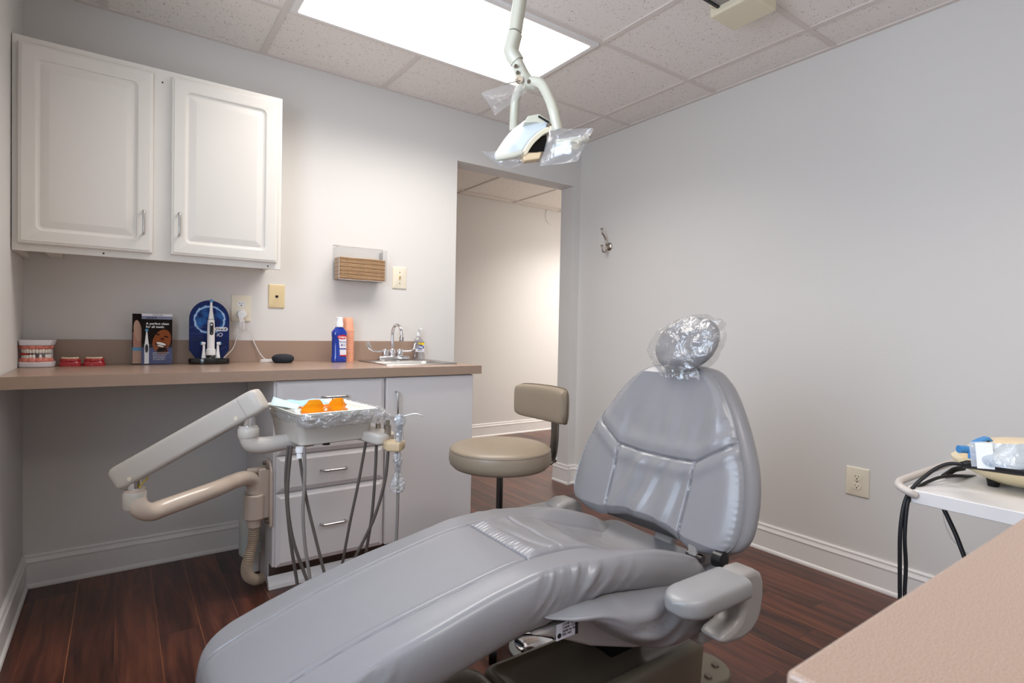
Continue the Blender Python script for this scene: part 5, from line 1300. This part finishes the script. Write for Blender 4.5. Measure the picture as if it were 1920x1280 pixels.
# backrest
def back_x(z): return 1.592+0.335*(z-0.47)
half = [(0.468,0.215),(0.473,0.262),(0.485,0.292),(0.505,0.320),(0.54,0.336),(0.60,0.338),(0.66,0.328),(0.71,0.312),(0.77,0.283),(0.83,0.248),(0.88,0.213),(0.915,0.182),(0.938,0.152),(0.957,0.122),(0.965,0.085),(0.9685,0.045),(0.9695,0.012)]
BC = -1.768
def cshift(z): return 0.0
rings = []
NZ = 200
for i in range(NZ+1):
    u = i/NZ
    z = 0.468+(0.9694-0.468)*(0.5-0.5*math.cos(PI*u))*0.7+(0.9694-0.468)*u*0.3
    w_ = spline(z, half)
    endk = min(1, ((z-0.466)/0.035))**0.5 if z < 0.501 else (max(0.01, min(1, (0.972-z)/0.03))**0.5 if z > 0.942 else 1)
    th_ = 0.088*max(0.25, endk)
    ring = []; Nf = 170
    xf = back_x(z)+0.044*(1-max(0.25, endk))
    for j in range(Nf+1):
        v = -1+2*j/Nf
        y = w_*v*0.94
        x = xf-0.016+0.016*(1-v*v)*1.0
        if abs(v) > 0.80: x += 0.020*((abs(v)-0.80)/0.20)**2
        # seams
        a = abs(y); d = 0.0
        zd = 0.70+(a-0.150)*0.62 if a > 0.150 else 0.70-0.008*math.cos(a/0.15*PI/2)
        lim = a < 0.262
        if lim: d -= 0.0085*math.exp(-((z-zd)/0.0036)**2)
        if z < 0.70: d -= 0.0085*math.exp(-((a-0.148+0.02*(0.70-z))/0.0034)**2)
        # edge piping seam all round
        er = w_*0.94-a
        d -= 0.006*math.exp(-((er-0.004)/0.0035)**2)
        # padding between the seams
        d += 0.005*math.exp(-((z-zd-0.030)/0.022)**2) + 0.005*math.exp(-((z-zd+0.028)/0.02)**2)
        # soft vertical drag folds
        nf = noise.noise(Vector((y*17+0.4, z*3.0, 4.0)))
        d += 0.0165*nf*math.exp(-((z-0.80)/0.11)**2)*(1-sst(0.18, 0.24, a))
        nf2 = noise.noise(Vector((y*24+2.0+z*6, z*5.5, 8.0)))
        d += 0.0130*nf2*(sst(0.71, 0.66, z))*(1-sst(0.11, 0.145, a))
        d += 0.0012*math.sin(z*2*PI/0.017)*math.exp(-((er-0.012)/0.010)**2)*(noise.noise(Vector((0, z*12, y*3)))+0.35)
        # arch of the lower edge
        zz = z+0.028*max(0, 1-(a/0.17)**2)*sst(0.60, 0.468, z)
        ring.append((x-d, BC+y, zz))
    xs = xf+0.004
    for j in range(1, 14):                       # round side and back
        a_ = PI*j/14 if False else 0
    rb = []
    for k in range(11):
        a_ = PI/2*k/10; rb.append((xs+0.004+(th_-0.010)*math.sin(a_)**1.15, w_*(0.94+0.06*math.sin(PI*min(1,k/6.5)) if k < 7 else 0.94-0.02*(k-6)), z))
    ring += [(p[0], BC+p[1], z+0.028*max(0, 1-(p[1]/0.17)**2)*sst(0.60, 0.468, z)) for p in rb]
    for k in range(1, 12):
        y = w_*0.86*(1-2*k/12); ring.append((xs+th_-0.006+0.006*(1-(y/max(w_,.01))**2), BC+y, z+0.028*max(0, 1-(y/0.17)**2)*sst(0.60, 0.468, z)))
    ring += [(p[0], BC-p[1], z+0.028*max(0, 1-(p[1]/0.17)**2)*sst(0.60, 0.468, z)) for p in rb[::-1]]
    rings.append(ring)
mk('backrest', MB().loft(rings), M['chair'], t, ang=80)
# frame behind the backrest with hinge
mk('back_frame', MB().prism([(1.700,0.385),(1.735,0.385),(1.86,0.88),(1.83,0.88)], 'y', BC-0.035, BC+0.035), M['chair_shell'], t, bevel=0.01, seg=3)
mk('hinge', MB().box(1.69, 1.76, BC-0.035, BC+0.035, 0.34, 0.395), M['chair_shell'], t, bevel=0.006)
mk('hinge', MB().box(1.60, 1.70, -1.975, -1.945, 0.37, 0.49), M['chair_shell'], t, bevel=0.006)
mk('hinge_pin', MB().cyl((1.61,-1.990,0.455),(1.61,-1.94,0.455),0.011,n=16), M['dark_metal'], t)

# headrest on its own post
hx_, hy_, hz2_ = 1.765, -1.800, 1.035
rings = []
for i in range(41):
    a = -PI/2+PI*(i+.05)/40.1; cz_ = math.sin(a); cr = math.cos(a)**0.75
    z = 0.080*cz_
    ring = []
    for j in range(64):
        b = 2*PI*j/64; cb_, sb = math.cos(b), math.sin(b)
        y = 0.118*cr*math.copysign(abs(cb_)**0.8, cb_)*(1-0.12*(-cz_ if cz_ < 0 else 0)); x = 0.045*cr*math.copysign(abs(sb)**0.9, sb)
        if sb < 0:
            x += 0.014*math.exp(-(y/0.05)**2-((z-0.0)/0.04)**2) - 0.016*math.exp(-(y/0.04)**2-((z+0.045)/0.022)**2)
        p = Matrix.Rotation(math.radians(-14), 4, 'X') @ Vector((x+0.25*z, y, z))
        ring.append((hx_+p.x, hy_+p.y, hz2_+p.z))
    rings.append(ring)
hr = mk('headrest', MB().loft(rings), M['chair'], t, ang=80)
mk('headrest_post', MB().box(1.795, 1.810, hy_-0.025, hy_+0.025, 0.86, 1.03), M['chrome'], t, bevel=0.003)

# armrests
def armrest(yo, yi, x0, x1, z0, s_):
    ym = (yo+yi)/2; rings = []
    for i in range(31):
        u = i/30; x = x0+(x1-x0)*u
        k = math.sqrt(max(0, 1-(1-min(1, u/0.28))**2)) if u < 0.28 else 1
        k = max(k, 0.03)
        hw_ = abs(yo-yi)/2*k; zz = z0-0.010*u*0.0; th_ = 0.028*(0.35+0.65*k)
        ring = [(x, ym+hw_*math.copysign(abs(math.cos(a))**0.55, math.cos(a)), zz-0.028+th_*math.copysign(abs(math.sin(a))**0.55, math.sin(a))) for a in [2*PI*j/36 for j in range(36)]]
        rings.append(ring)
    return MB().loft(rings)
mk('armrest', armrest(-2.172, -2.066, 1.318, 1.548, 0.485, -1), M['armrest'], t, ang=60)
mk('armrest', armrest(-1.385, -1.490, 1.33, 1.590, 0.472, 1), M['armrest'], t, ang=60)
# side yokes that carry the armrests and hook under the seat
def yoke(y0, y1):
    outer = [(1.500,0.440),(1.520,0.478),(1.560,0.490),(1.600,0.488),(1.625,0.474),(1.636,0.450),(1.638,0.42),(1.632,0.380),(1.616,0.352),(1.585,0.333),(1.540,0.326),(1.480,0.335),(1.455,0.350),(1.48,0.362),(1.515,0.368),(1.538,0.380),(1.551,0.402),(1.552,0.422),(1.544,0.434)]
    return MB().prism(outer, 'y', y0, y1)
mk('armrest_bracket', yoke(-2.152, -2.084), M['chair_shell'], t, bevel=0.016, seg=4)
mk('armrest_bracket', yoke(-1.488, -1.410), M['chair_shell'], t, bevel=0.016, seg=4)
mk('cross_member', MB().box(1.50, 1.62, -2.07, -1.48, 0.285, 0.325), M['chair_shell'], t, bevel=0.012, seg=3)
mk('seal_ring', MB().cyl((1.600,-2.06,0.478),(1.600,-2.035,0.478),0.022,n=24), M['black'], t)
# lower plastic pan with rating label
pan = [(1.02,0.428),(1.05,0.415),(1.086,0.402),(1.191,0.350),(1.335,0.300),(1.50,0.262),(1.56,0.300),(1.56,0.40),(1.2,0.43)]
rings = []
for y, k in ((-1.995,0.985),(-1.985,1.0),(-1.565,1.0),(-1.555,0.985)):
    rings.append([(1.3+(x-1.3)*k, y, 0.36+(z-0.36)*k) for x, z in pan])
mk('seat_pan', MB().loft(rings), M['chair_shell'], t, bevel=0.006, seg=3, ang=50)
lbx = 1.085
lab = mk('rating_label', MB().box(lbx, lbx+0.062, -1.9965, -1.9955, 0.396, 0.432), M['label_white'], t, flat=True)
mk('label_stripe', MB().box(lbx+0.054, lbx+0.062, -1.9975, -1.9966, 0.396, 0.432), M['ink'], lab, flat=True)
lettering('COMP. CLASS I\nCHAIR 115V\n50/60 Hz 10A\nSER. NO.', 0.0072, (lbx+0.016, -1.9972, 0.425), M['ink'], lab)
mk('label_emblem', MB().lathe([(0.0035,0),(0.0055,0),(0.0055,-0.0005),(0.0035,-0.0005)], (lbx+0.008, -1.9966, 0.406), 20, 'y'), M['ink'], lab)

# base: lift housing, floor plate, front hump
def base_ring(z, d, x0=1.075, x1=1.698, r=0.035): return [(px, py, z) for px, py in rrect(x0+d, x1-d, -1.955+d, -1.700-d, r, 6)]
mk('lift_housing', MB().loft([base_ring(0.028,0.012), base_ring(0.060,0.004), base_ring(0.170,0.0), base_ring(0.186,0.004), base_ring(0.192,0.012), base_ring(0.193,0.022), base_ring(0.189,0.026), base_ring(0.188,0.05)]), M['base'], t, ang=45)
def front_ring(z, d, x0=0.74, x1=1.068, r=0.05): return [(px, py, z) for px, py in rrect(x0+d, x1-d, -1.975+d, -1.685-d, r, 6)]
mk('front_housing', MB().loft([front_ring(0.028,0.012), front_ring(0.10,0.0), front_ring(0.188,0.002), front_ring(0.203,0.010), front_ring(0.208,0.026), front_ring(0.208,0.060), front_ring(0.203,0.070), front_ring(0.203,0.09)]), M['base'], t, ang=45)
fp = [(px, py) for px, py in rrect(0.72, 1.68, -1.97, -1.70, 0.06, 10)]
mk('floor_plate', MB().prism(fp, 'z', 0.0, 0.028), M['base'], t, bevel=0.005, seg=3)
mk('gaiter', MB().box(1.40, 1.52, -1.86, -1.74, 0.186, 0.345), M['black'], t)
# foot control lobe behind the base, with four buttons
fc = thing('foot_control', 'taupe foot control pad with round buttons on the floor behind the chair base', 'foot control', (1.80, -1.865, 0))
fpts = [(px, py) for px, py in rrect(1.690, 1.885, -1.945, -1.775, 0.080, 12)]
Rf = Matrix.Translation((1.80,-1.865,0)) @ Matrix.Rotation(math.radians(-10), 4, 'Z') @ Matrix.Translation((-1.80,1.865,0))
mb = MB(); cxf, cyf = 1.7875, -1.86
mb.loft([[(cxf+(a_-cxf)*k, cyf+(b_-cyf)*k, z) for a_, b_ in fpts] for z, k in ((0,1.0),(0.020,1.0),(0.026,0.985),(0.030,0.94),(0.0305,0.90))]); mb.xf(Rf)
mk('pad', mb, M['base'], fc, ang=50)
for bx2, by2, r2, h2 in ((1.755,-1.830,0.0125,0.014),(1.838,-1.822,0.0115,0.006),(1.838,-1.885,0.0115,0.006),(1.770,-1.908,0.0115,0.006)):
    mk('button', MB().lathe([(0.001,0.030),(r2,0.030),(r2,0.030+h2),(r2*0.8,0.032+h2),(0.001,0.032+h2)], (bx2,by2,0), 24), mat('foot_button', (104,96,84), 0.45), fc)
# chrome disc foot switch in plastic, under the chair
ft = thing('foot_switch', 'round chrome foot switch in clear plastic on the floor under the chair', 'foot switch', (1.46, -1.46, 0))
mk('base_ring', MB().lathe([(0.001,0),(0.092,0),(0.094,0.008),(0.086,0.018),(0.001,0.018)], (1.46,-1.46,0), 40), M['molded'], ft)
mk('disc', MB().lathe([(0.001,0.0185),(0.078,0.0185),(0.076,0.026),(0.050,0.036),(0.001,0.040)], (1.46,-1.46,0), 40), M['chrome'], ft)

# clear cover crumpled over the headrest
mb = MB(); rings = []
for i in range(70):
    a = -PI/2+PI*(i+0.4)/70.0; cz_ = math.sin(a); cr = math.cos(a)**0.7
    ring = []
    for j in range(110):
        b = 2*PI*j/110; cb_, sb = math.cos(b), math.sin(b)
        y = 0.127*cr*math.copysign(abs(cb_)**0.85, cb_); x = 0.055*cr*math.copysign(abs(sb)**0.9, sb); z = 0.085*cz_
        # corners of the bag poke out at the upper left and the right
        if y > 0: y += 0.030*math.exp(-((z-0.020)/0.028)**2)*(abs(y)/0.13)**3
        else: y -= 0.026*math.exp(-((z-0.045)/0.022)**2)*(abs(y)/0.13)**4
        p = Vector((x+0.25*z, y, z)); q = noise.noise_vector(p*30)*0.006+noise.noise_vector(p*85)*0.0028
        rdg = abs(noise.noise(Vector((y*14+z*9, z*26-y*12, x*8))))
        p = p+q+p.normalized()*(0.006-0.012*rdg)
        p = Matrix.Rotation(math.radians(-14), 4, 'X') @ p
        ring.append((hx_+p.x, hy_+p.y, hz2_+p.z))
    rings.append(ring)
solo('headrest_cover', MB().loft(rings, cap=False), M['film_head'], 'crinkled clear plastic cover over the chair headrest', 'plastic cover', (hx_, hy_, hz2_), ang=80)
rows = []
for j in range(16):
    v = j/15; row = []
    for i in range(50):
        u = -1+2*i/49
        p = Vector((hx_-0.050-0.006*v+0.02*u*u, hy_+0.000+u*(0.062+0.022*v), hz2_-0.062-0.040*v+0.006*u))
        p += noise.noise_vector(Vector((p.y*40, p.z*30, 3)))*0.009*(0.3+v)
        row.append(tuple(p))
    rows.append(row)
solo('headrest_cover', MB().loft(rows, cap=False, closed=False), M['film_head'], 'gathered hem of clear plastic cover lying on top of the backrest', 'plastic cover', (hx_-0.05, hy_, hz2_-0.08), ang=80)

# ================================================================== cart with device
X0, Y1_, ZT = 1.955, -2.335, 0.685
t = thing('utility_cart', 'white laminate utility cart by the right wall holding a cream device', 'cart', (2.25, -2.53, 0))
mk('top_shelf', MB().prism(rrect(X0, 2.46, -2.735, Y1_, 0.03, 6), 'z', ZT-0.034, ZT), M['cart_white'], t, bevel=0.002)
rl = smooth_path([(X0-0.004,-2.362,ZT-0.012),(X0-0.015,-2.352,ZT-0.004),(X0-0.006,Y1_+0.004,ZT+0.002),(X0+0.030,Y1_+0.020,ZT+0.004),(X0+0.10,Y1_+0.024,ZT+0.006),(2.40,Y1_+0.024,ZT+0.006)], 7)
mk('rail', MB().tube(rl, 0.0095, 16), M['rail'], t)
mk('column', MB().cyl((2.34,-2.60,0.06),(2.34,-2.60,ZT-0.034),0.024,n=24), M['cart_white'], t)
mk('foot', MB().box(2.10, 2.55, -2.72, -2.48, 0.02, 0.06), M['cart_white'], t, bevel=0.01)
# cream ultrasonic device, its hoses and clips
dx2, dy2 = 2.235, -2.515
t = thing('dental_scaler', 'cream domed dental device on the white cart with black hoses', 'dental device', (dx2, dy2, ZT))
mb = MB(); rings = []
for z, k in ((0.012,0.35),(0.014,0.48),(0.025,0.64),(0.040,0.82),(0.056,0.97),(0.064,1.0),(0.067,0.995)):
    rings.append([(dx2+0.150*k*math.copysign(abs(math.cos(a))**0.9, math.cos(a)), dy2+0.155*k*math.copysign(abs(math.sin(a))**0.9, math.sin(a)), ZT+z) for a in [2*PI*j/64 for j in range(64)]])
mk('lower_body', mb.loft(rings), M['cream_device'], t, ang=60)
rings = []
for z, k in ((0.0672,0.985),(0.078,0.96),(0.092,0.88),(0.108,0.74),(0.118,0.58),(0.124,0.38),(0.126,0.05)):
    rings.append([(dx2+0.006+0.148*k*math.cos(a), dy2-0.006+0.150*k*math.sin(a), ZT+z) for a in [2*PI*j/64 for j in range(64)]])
mk('upper_dome', MB().loft(rings), M['cream_device2'], t, ang=60)
ft_ = MB()
for a, b_ in ((-0.055,-0.055),(0.06,-0.05),(-0.05,0.055),(0.055,0.055)): ft_.cyl((dx2+a,dy2+b_,ZT+0.0003),(dx2+a,dy2+b_,ZT+0.020),0.012,0.016,n=16)
mk('rubber_feet', ft_, M['black'], t)
hp = Vector((2.067, -2.433, 0.751))
hv = Vector((0.80,-0.60,0)).normalized()
mk('handpiece_socket', MB().tube([tuple(hp-hv*0.012), tuple(hp), tuple(hp+hv*0.02), tuple(hp+Vector((0.04,-0.19,0.0)))], [0.007,0.0105,0.0115,0.010], 20), M['rubber'], t)
cord1 = smooth_path([tuple(hp-hv*0.010)] + [(2.043, -2.404, 0.75), (2.016, -2.385, 0.737), (1.989, -2.366, 0.712), (1.964, -2.354, 0.689)] + [(1.958, -2.344, 0.667), (1.944, -2.34, 0.631), (1.934, -2.339, 0.571), (1.936, -2.34, 0.489), (1.938, -2.342, 0.406), (1.942, -2.344, 0.31), (1.96, -2.345, 0.151), (1.985, -2.351, 0.061)], 6)
mk('hose', MB().tube(cord1, 0.0047, 14), M['rubber'], t)
cord2 = smooth_path([(2.291, -2.396, 0.681), (2.167, -2.382, 0.697), (2.095, -2.368, 0.699), (2.027, -2.356, 0.689), (1.986, -2.351, 0.678)] + [(1.956, -2.348, 0.658), (1.945, -2.347, 0.623), (1.938, -2.348, 0.559), (1.943, -2.351, 0.491), (1.942, -2.351, 0.409), (1.955, -2.354, 0.31), (1.977, -2.357, 0.152), (2.014, -2.359, 0.054)], 6)
mk('hose', MB().tube(cord2, 0.0045, 14), M['rubber'], t)
mk('hose', MB().tube(smooth_path([(2.29, -2.322, 0.575), (2.282, -2.341, 0.542), (2.274, -2.36, 0.507), (2.264, -2.377, 0.472), (2.252, -2.393, 0.441), (2.247, -2.414, 0.391), (2.25, -2.441, 0.32)], 5), 0.0060, 12), M['rubber'], t)
mk('cable', MB().tube(smooth_path([(2.387, -2.293, 0.533), (2.394, -2.298, 0.5), (2.413, -2.311, 0.454), (2.442, -2.332, 0.418), (2.474, -2.355, 0.389), (2.518, -2.386, 0.345)], 5), 0.0016, 8), M['wire_white'], t)
mk('hose_loop', MB().tube(smooth_path([(2.168, -2.358, 0.69), (2.192, -2.363, 0.698), (2.216, -2.368, 0.705), (2.26, -2.375, 0.705)], 5), 0.0075, 12), M['rubber'], t)
bc = Vector((2.116, -2.419, 0.782))
mk('blue_clip', MB().tube([tuple(bc+Vector((-0.016,0.012,0.0))), tuple(bc), tuple(bc+Vector((0.03,-0.02,-0.012)))], [0.010,0.010,0.009], 18).box(bc.x-0.006, bc.x+0.05, bc.y-0.035, bc.y-0.005, bc.z-0.022, bc.z-0.006), M['glove_blue'], t, label='blue clip')
b2 = Vector((2.17, -2.433, 0.803))
mk('blue_strap', bar_loft([b2-hv*0.020+Vector((0,0,-0.008)), b2, b2+hv*0.016+Vector((0,0,0.006)), b2+hv*0.030+Vector((0,0,-0.004))], 0.010, 0.004), M['glove_blue'], t, label='blue strap')
# sterile pouch lying across the device
pc = [(2.022, -2.451, 0.817), (1.931, -2.594, 0.846), (1.885, -2.611, 0.8), (1.989, -2.464, 0.763)]
pq = [(2.008, -2.453, 0.82), (1.99, -2.489, 0.827), (1.942, -2.504, 0.775), (1.977, -2.467, 0.765)]
sp_ = bag('sterile_pouch', 'long clear and blue sterile pouch leaning on the cream device', pc, 0.012, 0.005, m=M['pouch']); sp_['category'] = 'sterile pouch'; 
pq = [Vector(q) for q in pq]; pq[2] = pq[1]+(pq[3]-pq[0])
mb = MB().loft([[tuple(Vector(p)+Vector((-0.010,-0.014,0))) for p in pq], [tuple(Vector(p)+Vector((-0.0095,-0.0132,0))) for p in pq]])
ORG[sp_.name] = sp_.location.copy()
mk('paper_end', mb, M['paper_white'], sp_, flat=True, label='white printed end')
